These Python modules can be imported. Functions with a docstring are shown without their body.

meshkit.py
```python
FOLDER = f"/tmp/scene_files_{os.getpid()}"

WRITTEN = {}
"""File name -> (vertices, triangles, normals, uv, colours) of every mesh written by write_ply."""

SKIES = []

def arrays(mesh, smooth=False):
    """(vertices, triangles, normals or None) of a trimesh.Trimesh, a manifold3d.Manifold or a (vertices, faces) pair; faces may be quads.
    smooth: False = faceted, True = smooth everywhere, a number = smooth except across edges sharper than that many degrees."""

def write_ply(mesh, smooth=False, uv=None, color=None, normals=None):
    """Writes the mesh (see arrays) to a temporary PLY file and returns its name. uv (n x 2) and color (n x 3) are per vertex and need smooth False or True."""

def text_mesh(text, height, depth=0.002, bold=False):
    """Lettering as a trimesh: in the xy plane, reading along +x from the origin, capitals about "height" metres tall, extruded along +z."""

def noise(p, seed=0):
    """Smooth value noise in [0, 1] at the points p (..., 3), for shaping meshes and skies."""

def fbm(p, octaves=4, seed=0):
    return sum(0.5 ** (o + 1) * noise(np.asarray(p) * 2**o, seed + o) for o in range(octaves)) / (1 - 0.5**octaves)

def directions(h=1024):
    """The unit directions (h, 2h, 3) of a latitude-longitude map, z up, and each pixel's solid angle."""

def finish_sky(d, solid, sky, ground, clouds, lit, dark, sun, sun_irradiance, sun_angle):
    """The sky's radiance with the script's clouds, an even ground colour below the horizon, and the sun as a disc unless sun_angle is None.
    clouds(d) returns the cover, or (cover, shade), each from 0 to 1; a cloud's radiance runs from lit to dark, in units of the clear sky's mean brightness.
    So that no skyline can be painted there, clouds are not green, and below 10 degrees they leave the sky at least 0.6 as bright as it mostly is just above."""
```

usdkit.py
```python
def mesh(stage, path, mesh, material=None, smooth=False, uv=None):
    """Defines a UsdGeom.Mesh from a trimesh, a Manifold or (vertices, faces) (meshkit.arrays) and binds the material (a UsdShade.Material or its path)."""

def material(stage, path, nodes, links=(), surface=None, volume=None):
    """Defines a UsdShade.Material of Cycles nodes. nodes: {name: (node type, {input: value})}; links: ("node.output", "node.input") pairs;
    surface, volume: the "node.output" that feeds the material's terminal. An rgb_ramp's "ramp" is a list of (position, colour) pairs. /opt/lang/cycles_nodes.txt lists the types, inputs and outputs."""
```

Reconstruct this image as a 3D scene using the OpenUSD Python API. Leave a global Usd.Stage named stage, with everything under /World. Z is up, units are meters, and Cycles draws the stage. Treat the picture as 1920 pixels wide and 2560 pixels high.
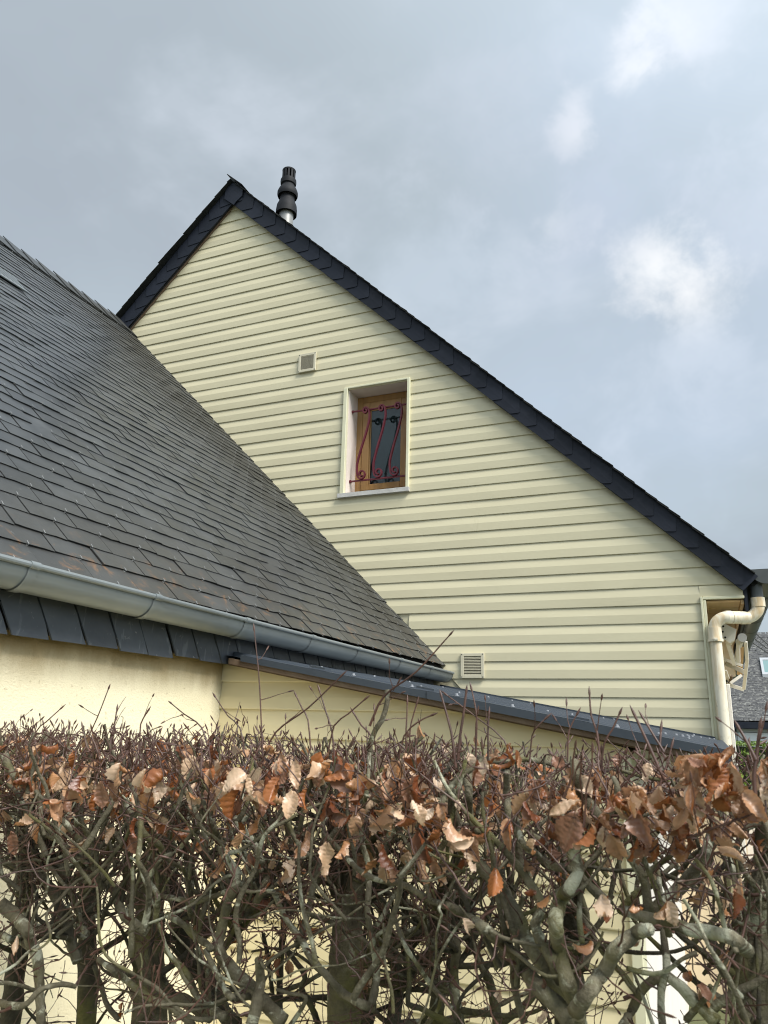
import math, random
import numpy as np, trimesh
import usdkit, meshkit
from shapely.geometry import Polygon, box as sbox
from pxr import Usd, UsdGeom, UsdLux, UsdShade, Gf, Sdf, Vt

random.seed(7)
rng = np.random.default_rng(11)
stage = Usd.Stage.CreateInMemory()
UsdGeom.SetStageUpAxis(stage, UsdGeom.Tokens.z)
UsdGeom.SetStageMetersPerUnit(stage, 1.0)
stage.SetDefaultPrim(UsdGeom.Xform.Define(stage, '/World').GetPrim())
UsdGeom.Scope.Define(stage, '/World/Looks')

# ------------------------------------------------------------------ camera, sky, sun, exposure
EYE_H = 1.6
CF, PITCH, ROLL, YAW, DIST = 1883.8, 0.27310573, 0.02434938, 0.4036173, 5.52196
EXPOSURE = 1.0
SKY_STRENGTH = 0.1
SUN_INTENSITY, SUN_ANGLE = 0.66, 26.0
SUN_ELEV, SUN_AZ = math.radians(49), math.radians(114)      # azimuth from +y towards +x
_cy, _sy = math.cos(YAW), math.sin(YAW)
FW = np.array([-_sy * math.cos(PITCH), _cy * math.cos(PITCH), math.sin(PITCH)])
_r = np.array([_cy, _sy, 0.0]); _u = np.cross(_r, FW)
RT = _r * math.cos(ROLL) + _u * math.sin(ROLL)
UP = -_r * math.sin(ROLL) + _u * math.cos(ROLL)
EYE = np.array([0.0, -DIST, EYE_H])
cam = UsdGeom.Camera.Define(stage, '/World/camera')
cam.CreateHorizontalApertureAttr(36.0); cam.CreateVerticalApertureAttr(48.0)
cam.CreateFocalLengthAttr(36.0 * CF / 1920)
cam.CreateClippingRangeAttr(Gf.Vec2f(0.05, 2000))
cam.CreateFStopAttr(16.0); cam.CreateFocusDistanceAttr(5.0)
cam.CreateExposureAttr(EXPOSURE)
B = -FW
cam.AddTransformOp().Set(Gf.Matrix4d(*RT, 0, *UP, 0, *B, 0, *EYE, 1))


def at(px, py, Y):
    """The point of the vertical plane y = Y that the photograph's pixel (1920 x 2560) looks at."""
    d = FW * CF + (px - 960) * RT + (1280 - py) * UP
    return EYE + d * ((Y + DIST) / d[1])


SUN_DIR = np.array([math.sin(SUN_AZ) * math.cos(SUN_ELEV), math.cos(SUN_AZ) * math.cos(SUN_ELEV), math.sin(SUN_ELEV)])


def pixdir(px, py):
    d = FW * CF + (px - 960) * RT + (1280 - py) * UP
    return d / np.linalg.norm(d)


def sky_material():
    n, l = {}, []
    n['sky'] = ('sky_texture', dict(sky_type='single_scattering', sun_disc=False, sun_elevation=SUN_ELEV, sun_rotation=SUN_AZ, aerosol_density=1.5))
    n['co'] = ('texture_coordinate', {})
    # flatten the direction like a cloud ceiling: direction / (z + 0.25)
    n['sep'] = ('separate_xyz', {}); l.append(('co.generated', 'sep.vector'))
    n['zz'] = ('math', dict(math_type='maximum', value2=0.0)); l.append(('sep.z', 'zz.value1'))
    n['za'] = ('math', dict(math_type='add', value2=0.30)); l.append(('zz.value', 'za.value1'))
    n['inv'] = ('math', dict(math_type='divide', value1=1.0)); l.append(('za.value', 'inv.value2'))
    n['pl'] = ('vector_math', dict(math_type='scale')); l += [('co.generated', 'pl.vector1'), ('inv.value', 'pl.scale')]
    n['big'] = ('noise_texture', dict(scale=1.1, detail=6.0, roughness=0.5, distortion=0.2)); l.append(('pl.vector', 'big.vector'))
    n['mid'] = ('noise_texture', dict(scale=3.2, detail=8.0, roughness=0.55, distortion=0.15)); l.append(('pl.vector', 'mid.vector'))
    n['bigr'] = ('rgb_ramp', dict(ramp=[(0.30, (0.42, 0.465, 0.51)), (0.5, (0.49, 0.56, 0.605)), (0.68, (0.54, 0.625, 0.715))])); l.append(('big.fac', 'bigr.fac'))
    # brighter openings
    n['opn'] = ('map_range', dict(range_type='smoothstep', from_min=0.50, from_max=0.76, to_min=0.0, to_max=0.58)); l.append(('mid.fac', 'opn.value'))
    n['m1'] = ('mix', dict(mix_type='mix', color2=(0.74, 0.80, 0.88))); l += [('opn.result', 'm1.fac'), ('bigr.color', 'm1.color1')]
    last = 'm1.color'
    # cumulus heads that stand in view, each with a broken edge
    n['edge'] = ('noise_texture', dict(scale=10.0, detail=8.0, roughness=0.58, distortion=0.15)); l.append(('co.generated', 'edge.vector'))
    heads = [(1655, 682, 0.058, 1.0, (1.12, 1.12, 1.10)), (1718, 730, 0.050, .9, (1.04, 1.04, 1.03)), (1690, 650, 0.040, .6, (0.95, 0.96, 0.97)), (1600, 725, 0.04, .4, (0.86, 0.88, 0.91)),
             (1434, 335, 0.030, .75, (0.88, 0.90, 0.93)), (1440, 268, 0.028, .6, (0.82, 0.85, 0.90)), (1590, 165, 0.036, .7, (0.90, 0.92, 0.94)), (1560, 120, 0.03, .35, (0.80, 0.83, 0.88)), (1660, 95, 0.050, .35, (0.78, 0.81, 0.87)), (1760, 30, 0.07, .35, (0.76, 0.80, 0.87)),
             (1375, 550, 0.036, .6, (0.80, 0.84, 0.89)), (1290, 610, 0.045, .35, (0.72, 0.78, 0.85)), (1640, 930, 0.08, .45, (0.70, 0.77, 0.86)), (1720, 850, 0.06, .4, (0.72, 0.79, 0.87)),
             (1090, 680, 0.085, .45, (0.66, 0.74, 0.82)), (1850, 520, 0.08, .4, (0.70, 0.75, 0.84)), (1250, 330, 0.10, .35, (0.64, 0.69, 0.77)), (1500, 480, 0.10, .35, (0.62, 0.68, 0.80)), (1780, 1050, 0.10, .3, (0.64, 0.72, 0.83))]
    for i, (px, py, rad, am, col) in enumerate(heads):
        d = pixdir(px, py)
        n[f'd{i}'] = ('vector_math', dict(math_type='distance', vector2=tuple(d))); l.append(('co.generated', f'd{i}.vector1'))
        n[f'e{i}'] = ('math', dict(math_type='multiply_add', value2=-(3.0 if i < 2 else 4.4) * rad, value3=(1.5 if i < 2 else 2.2) * rad)); l.append(('edge.fac', f'e{i}.value1'))
        n[f's{i}'] = ('math', dict(math_type='add')); l += [(f'd{i}.value', f's{i}.value1'), (f'e{i}.value', f's{i}.value2')]
        n[f'r{i}'] = ('map_range', dict(range_type='smoothstep', from_min=rad * 1.35, from_max=rad * -0.15, to_min=0.0, to_max=am, clamp=True)); l.append((f's{i}.value', f'r{i}.value'))
        n[f'x{i}'] = ('mix', dict(mix_type='mix', color2=col)); l += [(f'r{i}.result', f'x{i}.fac'), (last, f'x{i}.color1')]
        last = f'x{i}.color'
    # the cloud deck glows more around the veiled sun
    n['sd'] = ('vector_math', dict(math_type='dot_product', vector2=tuple(SUN_DIR))); l.append(('co.generated', 'sd.vector1'))
    n['gl'] = ('map_range', dict(range_type='smoothstep', from_min=0.1, from_max=1.0, to_min=1.0, to_max=2.4)); l.append(('sd.value', 'gl.value'))
    n['sc'] = ('vector_math', dict(math_type='scale')); l += [(last, 'sc.vector1'), ('gl.result', 'sc.scale')]
    n['sc2'] = ('vector_math', dict(math_type='scale', scale=CLOUD)); l.append(('sc.vector', 'sc2.vector1'))
    n['mx'] = ('mix', dict(mix_type='mix', fac=0.88)); l += [('sky.color', 'mx.color1'), ('sc2.vector', 'mx.color2')]
    n['bg'] = ('background_shader', dict(strength=SKY_STRENGTH)); l.append(('mx.color', 'bg.color'))
    return usdkit.material(stage, '/World/Looks/sky', n, l, surface='bg.background')


CLOUD = 5.25
dome = UsdLux.DomeLight.Define(stage, '/World/sky')
UsdShade.MaterialBindingAPI.Apply(dome.GetPrim()).Bind(sky_material())
dome.GetPrim().SetCustomDataByKey('kind', 'structure')
sun = UsdLux.DistantLight.Define(stage, '/World/sun')
sun.CreateIntensityAttr(SUN_INTENSITY); sun.CreateAngleAttr(SUN_ANGLE); sun.CreateNormalizeAttr(True)
sun.CreateColorAttr(Gf.Vec3f(1.0, 0.965, 0.91))
_z = SUN_DIR; _x = np.cross([0, 0, 1.0], _z); _x /= np.linalg.norm(_x); _yv = np.cross(_z, _x)
sun.AddTransformOp().Set(Gf.Matrix4d(*_x, 0, *_yv, 0, *_z, 0, 0, 0, 20, 1))

# ------------------------------------------------------------------ helpers
used = {}


def path_of(name, parent):
    base = (parent.GetPath().pathString if parent is not None else '/World') + '/' + name
    k = used.get(base, 0); used[base] = k + 1
    return base if k == 0 else f'{base}_{k:03d}'


def tag(p, label=None, cat=None, group=None, kind=None):
    p = p.GetPrim() if hasattr(p, 'GetPrim') else p
    for k, v in (('label', label), ('category', cat), ('group', group), ('kind', kind)):
        if v: p.SetCustomDataByKey(k, v)
    return p


def obj(name, mesh, mat, parent=None, smooth=False, **kw):
    m = usdkit.mesh(stage, path_of(name, parent), mesh, mat, smooth=smooth).GetPrim()
    return tag(m, **kw) if kw else m


def thing(name, label, cat, group=None):
    return tag(UsdGeom.Xform.Define(stage, path_of(name, None)).GetPrim(), label, cat, group)


def group_part(name, parent, **kw):
    return tag(UsdGeom.Xform.Define(stage, path_of(name, parent)).GetPrim(), **kw)


def cat_mesh(ms):
    vs, fs, o = [], [], 0
    for v, f in ms:
        vs.append(np.asarray(v, float)); fs.append(np.asarray(f, int) + o); o += len(v)
    return np.vstack(vs), np.vstack(fs)


BOXF = np.array([[0, 2, 1], [1, 2, 3], [4, 5, 6], [5, 7, 6], [0, 1, 4], [1, 5, 4], [2, 6, 3], [3, 6, 7], [0, 4, 2], [2, 4, 6], [1, 3, 5], [3, 7, 5]])


def box(x0, x1, y0, y1, z0, z1):
    v = np.array([[x, y, z] for z in (z0, z1) for y in (y0, y1) for x in (x0, x1)], float)
    return v, BOXF


def hexa(c):
    """8 corners in the order of box()."""
    return np.asarray(c, float), BOXF


def bevel_box(x0, x1, y0, y1, z0, z1, b=0.003):
    import manifold3d as m3
    pts = []
    for x in (x0, x1):
        for y in (y0, y1):
            for z in (z0, z1):
                sx, sy, sz = (1 if x == x0 else -1), (1 if y == y0 else -1), (1 if z == z0 else -1)
                pts += [[x + sx * b, y + sy * b, z], [x + sx * b, y, z + sz * b], [x, y + sy * b, z + sz * b]]
    m = m3.Manifold.hull_points(np.array(pts)).to_mesh()
    return m.vert_properties[:, :3], m.tri_verts


def prism(poly, axis, a0, a1):
    """Polygon (list or shapely) extruded: axis 'y' -> poly in (x, z); 'x' -> poly in (y, z); 'z' -> (x, y)."""
    p = poly if hasattr(poly, 'exterior') else Polygon(poly)
    m = trimesh.creation.extrude_polygon(p, a1 - a0)
    v = np.array(m.vertices); f = np.array(m.faces)
    if axis == 'z':
        return v + [0, 0, a0], f
    if axis == 'y':
        w = np.stack([v[:, 0], v[:, 2] + a0, v[:, 1]], 1); return w, f[:, ::-1]
    w = np.stack([v[:, 2] + a0, v[:, 0], v[:, 1]], 1); return w, f


def lathe(profile, n=28, centre=(0, 0, 0)):
    pr = np.asarray(profile, float); k = len(pr); a = np.linspace(0, 2 * math.pi, n, endpoint=False)
    v = np.stack([np.outer(np.cos(a), pr[:, 0]), np.outer(np.sin(a), pr[:, 0]), np.tile(pr[:, 1], (n, 1))], -1).reshape(-1, 3) + centre
    f = []
    for i in range(n):
        j = (i + 1) % n
        for q in range(k - 1):
            a_, b_, c_, d_ = i * k + q, j * k + q, j * k + q + 1, i * k + q + 1
            f += [[a_, b_, c_], [a_, c_, d_]]
    return v, np.array(f)


def tube(pts, rad, n=8, caps=True, jit=0.0, r=None):
    P = np.asarray(pts, float); m = len(P); R = np.broadcast_to(np.asarray(rad, float), (m,))
    T = np.gradient(P, axis=0); T /= np.maximum(np.linalg.norm(T, axis=1, keepdims=True), 1e-12)
    ref = np.array([0.31, 0.93, 0.2]) if abs(T.mean(0) @ np.array([0.31, 0.93, 0.2])) < 0.85 else np.array([0.9, -0.2, 0.38])
    N = np.cross(T, ref); N /= np.maximum(np.linalg.norm(N, axis=1, keepdims=True), 1e-12); Bn = np.cross(T, N)
    a = np.linspace(0, 2 * math.pi, n, endpoint=False)
    rr = R[:, None] * np.ones(n)
    if jit: rr = rr * (1 + jit * (r if r is not None else rng).standard_normal((m, n)))
    V = P[:, None] + rr[..., None] * (np.cos(a)[None, :, None] * N[:, None] + np.sin(a)[None, :, None] * Bn[:, None])
    i, j = np.meshgrid(np.arange(m - 1), np.arange(n), indexing='ij'); jn = (j + 1) % n
    A, Bq, C, D = i * n + j, i * n + jn, (i + 1) * n + jn, (i + 1) * n + j
    F = np.concatenate([np.stack([A, Bq, C], -1).reshape(-1, 3), np.stack([A, C, D], -1).reshape(-1, 3)])
    V = V.reshape(-1, 3)
    if caps:
        V = np.vstack([V, P[0], P[-1]]); k = len(V)
        s = np.arange(n); e = (m - 1) * n + s
        F = np.vstack([F, np.stack([np.full(n, k - 2), (s + 1) % n, s], 1), np.stack([np.full(n, k - 1), e, (m - 1) * n + (s + 1) % n], 1)])
    return V, F


def smooth_path(pts, step):
    """Catmull-Rom through the points (each row x, y, z, radius)."""
    P = np.asarray(pts, float); Q = np.vstack([2 * P[0] - P[1], P, 2 * P[-1] - P[-2]]); out = []
    for i in range(1, len(Q) - 2):
        k = max(2, int(np.linalg.norm(Q[i + 1, :3] - Q[i, :3]) / step))
        t = np.linspace(0, 1, k, endpoint=False)[:, None]
        p0, p1, p2, p3 = Q[i - 1], Q[i], Q[i + 1], Q[i + 2]
        out.append(0.5 * (2 * p1 + (p2 - p0) * t + (2 * p0 - 5 * p1 + 4 * p2 - p3) * t ** 2 + (3 * p1 - p0 - 3 * p2 + p3) * t ** 3))
    out.append(P[-1:]); return np.vstack(out)


# ------------------------------------------------------------------ materials
def mat(name, base, rough=0.6, metal=0.0, spec=0.5, var=None, scale=6.0, detail=5.0, bump=0.0, bscale=60.0, stretch=None, rnd=0.0, layers=(), coat=0.0, bdist=0.004):
    """Principled with a noise-varied colour; layers: (colour, noise scale, low, high, amount, stretch) stains on top; rnd: tone difference from piece to piece."""
    n, l = {'p': ('principled_bsdf', dict(roughness=rough, metallic=metal, specular_ior_level=spec, coat_weight=coat)), 'g': ('geometry', {})}, []

    def noise(k, sc, st, dt=detail, dist=0.3):
        n[k] = ('noise_texture', dict(scale=sc, detail=dt, roughness=0.6, distortion=dist))
        if st:
            n[k + 'm'] = ('mapping', dict(mapping_type='point', scale=st)); l.extend([('g.position', k + 'm.vector'), (k + 'm.vector', k + '.vector')])
        else: l.append(('g.position', k + '.vector'))
    if var:
        noise('v', scale, stretch); n['vr'] = ('rgb_ramp', dict(ramp=[(0.28, base), (0.72, var)])); l.append(('v.fac', 'vr.fac')); last = 'vr.color'
    else:
        n['c'] = ('rgb_ramp', dict(ramp=[(0.0, base), (1.0, base)])); last = 'c.color'
    for i, (col, sc, lo, hi, am, st) in enumerate(layers):
        noise(f'l{i}', sc, st, 7.0, 0.6); n[f'lm{i}'] = ('map_range', dict(range_type='smoothstep', from_min=lo, from_max=hi, to_min=0.0, to_max=am))
        n[f'lx{i}'] = ('mix', dict(mix_type='mix', color2=col)); l += [(f'l{i}.fac', f'lm{i}.value'), (f'lm{i}.result', f'lx{i}.fac'), (last, f'lx{i}.color1')]; last = f'lx{i}.color'
    if rnd:
        n['oi'] = ('object_info', {}); n['om'] = ('map_range', dict(from_min=0.0, from_max=1.0, to_min=1 - rnd, to_max=1 + rnd)); n['os'] = ('vector_math', dict(math_type='scale'))
        l += [('oi.random', 'om.value'), (last, 'os.vector1'), ('om.result', 'os.scale')]; last = 'os.vector'
    l.append((last, 'p.base_color'))
    if bump:
        noise('b', bscale, stretch, 6.0); n['bp'] = ('bump', dict(strength=bump, distance=bdist)); l += [('b.fac', 'bp.height'), ('bp.normal', 'p.normal')]
    return usdkit.material(stage, f'/World/Looks/{name}', n, l, surface='p.BSDF')


M = {}
M['siding'] = mat('siding', (0.565, 0.515, 0.345), 0.40, var=(0.615, 0.565, 0.385), scale=2.0, stretch=(0.5, 1, 2.5), rnd=0.02, bump=0.05, bscale=90,
                  layers=[((0.36, 0.33, 0.22), 3.0, 0.55, 0.82, 0.35, (0.4, 1, 3)), ((0.70, 0.68, 0.54), 14.0, 0.62, 0.75, 0.25, (0.6, 1, 3)), ((0.30, 0.29, 0.16), 7.0, 0.66, 0.80, 0.30, (2.5, 1, 0.35))])
M['siding_flat'] = mat('siding_flat', (0.63, 0.55, 0.34), 0.45, var=(0.68, 0.595, 0.38), scale=2.0, rnd=0.02, bump=0.05, bscale=90)
M['trim'] = mat('trim', (0.64, 0.62, 0.44), 0.4, var=(0.58, 0.56, 0.39), scale=8, bump=0.04)
M['vent'] = mat('vent_plastic', (0.56, 0.52, 0.38), 0.45, var=(0.50, 0.46, 0.34), scale=20)
M['dark'] = mat('dark_inside', (0.02, 0.02, 0.02), 0.9)
M['verge'] = mat('verge_slate', (0.008, 0.011, 0.018), 0.55, spec=0.25, var=(0.014, 0.017, 0.026), scale=5, rnd=0.22, bump=0.25, bscale=50)
M['fascia'] = mat('fascia_slate', (0.040, 0.047, 0.058), 0.5, spec=0.4, var=(0.068, 0.078, 0.092), scale=5, rnd=0.15, bump=0.35, bscale=45, stretch=(1, 1, 1),
                  layers=[((0.26, 0.26, 0.25), 42, 0.64, 0.72, 0.6, None), ((0.14, 0.155, 0.17), 12, 0.58, 0.64, 0.5, (1, 2.5, .6))])
M['roofedge'] = mat('roof_edge_slate', (0.008, 0.009, 0.009), 0.75, spec=0.2, var=(0.018, 0.019, 0.016), scale=14, bump=0.3)
def plaster():
    n, l = {'p': ('principled_bsdf', dict(roughness=0.88, specular_ior_level=0.3)), 'g': ('geometry', {}), 'sp': ('separate_xyz', {})}, [('g.position', 'sp.vector')]
    n['v'] = ('noise_texture', dict(scale=2.5, detail=5)); n['vr'] = ('rgb_ramp', dict(ramp=[(0.3, (0.79, 0.71, 0.49)), (0.7, (0.83, 0.755, 0.54))])); l += [('g.position', 'v.vector'), ('v.fac', 'vr.fac')]
    # weathering below the eave, with the eave shade painted into the same brown
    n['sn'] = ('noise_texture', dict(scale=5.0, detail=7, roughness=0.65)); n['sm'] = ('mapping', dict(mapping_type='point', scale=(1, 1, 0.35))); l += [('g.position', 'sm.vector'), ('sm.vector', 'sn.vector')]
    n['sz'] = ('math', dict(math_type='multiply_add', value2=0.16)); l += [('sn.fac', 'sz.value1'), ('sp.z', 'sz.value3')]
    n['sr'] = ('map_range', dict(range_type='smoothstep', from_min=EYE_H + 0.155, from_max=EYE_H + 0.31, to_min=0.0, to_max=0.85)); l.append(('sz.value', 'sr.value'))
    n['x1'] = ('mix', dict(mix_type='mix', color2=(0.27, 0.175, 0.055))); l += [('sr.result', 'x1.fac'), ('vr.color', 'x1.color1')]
    n['f'] = ('noise_texture', dict(scale=38, detail=5, roughness=0.7)); n['fr'] = ('map_range', dict(range_type='smoothstep', from_min=0.60, from_max=0.70, to_min=0.0, to_max=0.5)); l += [('g.position', 'f.vector'), ('f.fac', 'fr.value')]
    n['x2'] = ('mix', dict(mix_type='mix', color2=(0.36, 0.28, 0.14))); l += [('fr.result', 'x2.fac'), ('x1.color', 'x2.color1'), ('x2.color', 'p.base_color')]
    n['b'] = ('noise_texture', dict(scale=150, detail=6, roughness=0.65)); n['bp'] = ('bump', dict(strength=0.7, distance=0.005)); l += [('g.position', 'b.vector'), ('b.fac', 'bp.height'), ('bp.normal', 'p.normal')]
    return usdkit.material(stage, '/World/Looks/render_plaster', n, l, surface='p.BSDF')


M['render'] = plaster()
M['peach'] = mat('peach_plaster', (0.70, 0.56, 0.37), 0.85, var=(0.76, 0.62, 0.42), scale=3, bump=0.4, bscale=120)
M['white'] = mat('white_plaster', (0.73, 0.69, 0.62), 0.8, var=(0.66, 0.61, 0.55), scale=6, bump=0.4, bscale=110)
M['zinc'] = mat('weathered_zinc', (0.165, 0.185, 0.188), 0.45, metal=0.35, var=(0.25, 0.275, 0.275), scale=5, stretch=(1, 0.35, 1.4), bump=0.05, bscale=30,
                layers=[((0.11, 0.12, 0.12), 9, 0.52, 0.75, 0.7, (1, 0.3, 2)), ((0.26, 0.25, 0.19), 4, 0.55, 0.8, 0.4, None)])
M['zincdark'] = mat('dark_zinc', (0.050, 0.056, 0.056), 0.5, metal=0.15, var=(0.085, 0.092, 0.090), scale=6, stretch=(1, 0.3, 1))
M['steel'] = mat('anthracite_steel', (0.036, 0.045, 0.056), 0.55, spec=0.3, var=(0.052, 0.063, 0.077), scale=4, bump=0.04, bscale=40)
M['screw'] = mat('screw_metal', (0.33, 0.34, 0.36), 0.5, metal=0.5)
M['ply'] = mat('board_edge', (0.16, 0.115, 0.075), 0.8, var=(0.10, 0.06, 0.035), scale=14, bump=0.4)
M['pvc'] = mat('cream_pvc', (0.72, 0.67, 0.54), 0.42, var=(0.68, 0.62, 0.48), scale=5, stretch=(1, 1, 0.3),
               layers=[((0.52, 0.36, 0.17), 9, 0.46, 0.70, 0.8, (1.8, 1.8, 0.25)), ((0.36, 0.34, 0.25), 34, 0.55, 0.72, 0.55, (1, 1, 0.5))], bump=0.04)
M['awning'] = mat('awning_aluminium', (0.70, 0.68, 0.62), 0.45, var=(0.62, 0.58, 0.50), scale=10, layers=[((0.38, 0.28, 0.15), 14, 0.6, 0.8, 0.5, None)])
M['cloth'] = mat('awning_cloth', (0.50, 0.41, 0.30), 0.9, var=(0.56, 0.47, 0.34), scale=20, bump=0.3)
M['wood'] = mat('soffit_wood', (0.60, 0.42, 0.22), 0.6, var=(0.50, 0.33, 0.16), scale=7, stretch=(3, 0.25, 3), bump=0.15, bscale=30, layers=[((0.30, 0.17, 0.07), 24, 0.68, 0.76, 0.7, (2, 0.8, 2))])
M['oak'] = mat('window_oak', (0.36, 0.205, 0.072), 0.38, var=(0.26, 0.14, 0.048), scale=9, stretch=(3, 3, 0.3), bump=0.1, bscale=40)
M['reveal'] = mat('reveal_plaster', (0.68, 0.60, 0.54), 0.8, var=(0.62, 0.54, 0.48), scale=7, bump=0.4, bscale=90)
M['sill'] = mat('sill_stone', (0.52, 0.51, 0.48), 0.7, var=(0.40, 0.39, 0.36), scale=16, bump=0.6, bscale=40, layers=[((0.2, 0.2, 0.17), 20, 0.6, 0.75, 0.6, None)])
M['redpaint'] = mat('red_iron_paint', (0.125, 0.014, 0.024), 0.45, var=(0.085, 0.010, 0.018), scale=18, bump=0.1)
M['flue'] = mat('black_flue_plastic', (0.007, 0.008, 0.010), 0.65, spec=0.2, var=(0.017, 0.018, 0.021), scale=12)
M['fluepipe'] = mat('grey_flue_pipe', (0.30, 0.30, 0.29), 0.45, metal=0.3, var=(0.22, 0.22, 0.21), scale=12)
M['ventmetal'] = mat('vent_metal', (0.17, 0.19, 0.20), 0.55, metal=0.3)
M['ground'] = mat('ground_grass', (0.055, 0.075, 0.025), 0.9, var=(0.10, 0.10, 0.045), scale=1.2, bump=0.6, bscale=12, layers=[((0.15, 0.12, 0.08), 3, 0.55, 0.7, 0.7, None)])
M['nslate'] = mat('neighbour_slate', (0.050, 0.052, 0.055), 0.7, spec=0.25, var=(0.10, 0.10, 0.10), scale=3.0, rnd=0.3, bump=0.2, layers=[((0.24, 0.24, 0.22), 10, 0.50, 0.64, 0.75, (1, 1, 2)), ((0.02, 0.02, 0.02), 14, 0.55, 0.68, 0.6, (1, 1, 2))])
M['nwall'] = mat('neighbour_wall', (0.36, 0.38, 0.40), 0.8, var=(0.40, 0.42, 0.44), scale=1.5)
M['ndoor'] = mat('neighbour_door', (0.72, 0.75, 0.80), 0.5, var=(0.66, 0.70, 0.75), scale=2)
M['cable'] = mat('cable_black', (0.03, 0.03, 0.03), 0.6)
M['conifer'] = mat('hedge_green', (0.055, 0.105, 0.012), 0.55, var=(0.16, 0.24, 0.03), scale=3.5)
M['hook'] = mat('slate_hook', (0.28, 0.28, 0.27), 0.4, metal=0.7)


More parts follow.
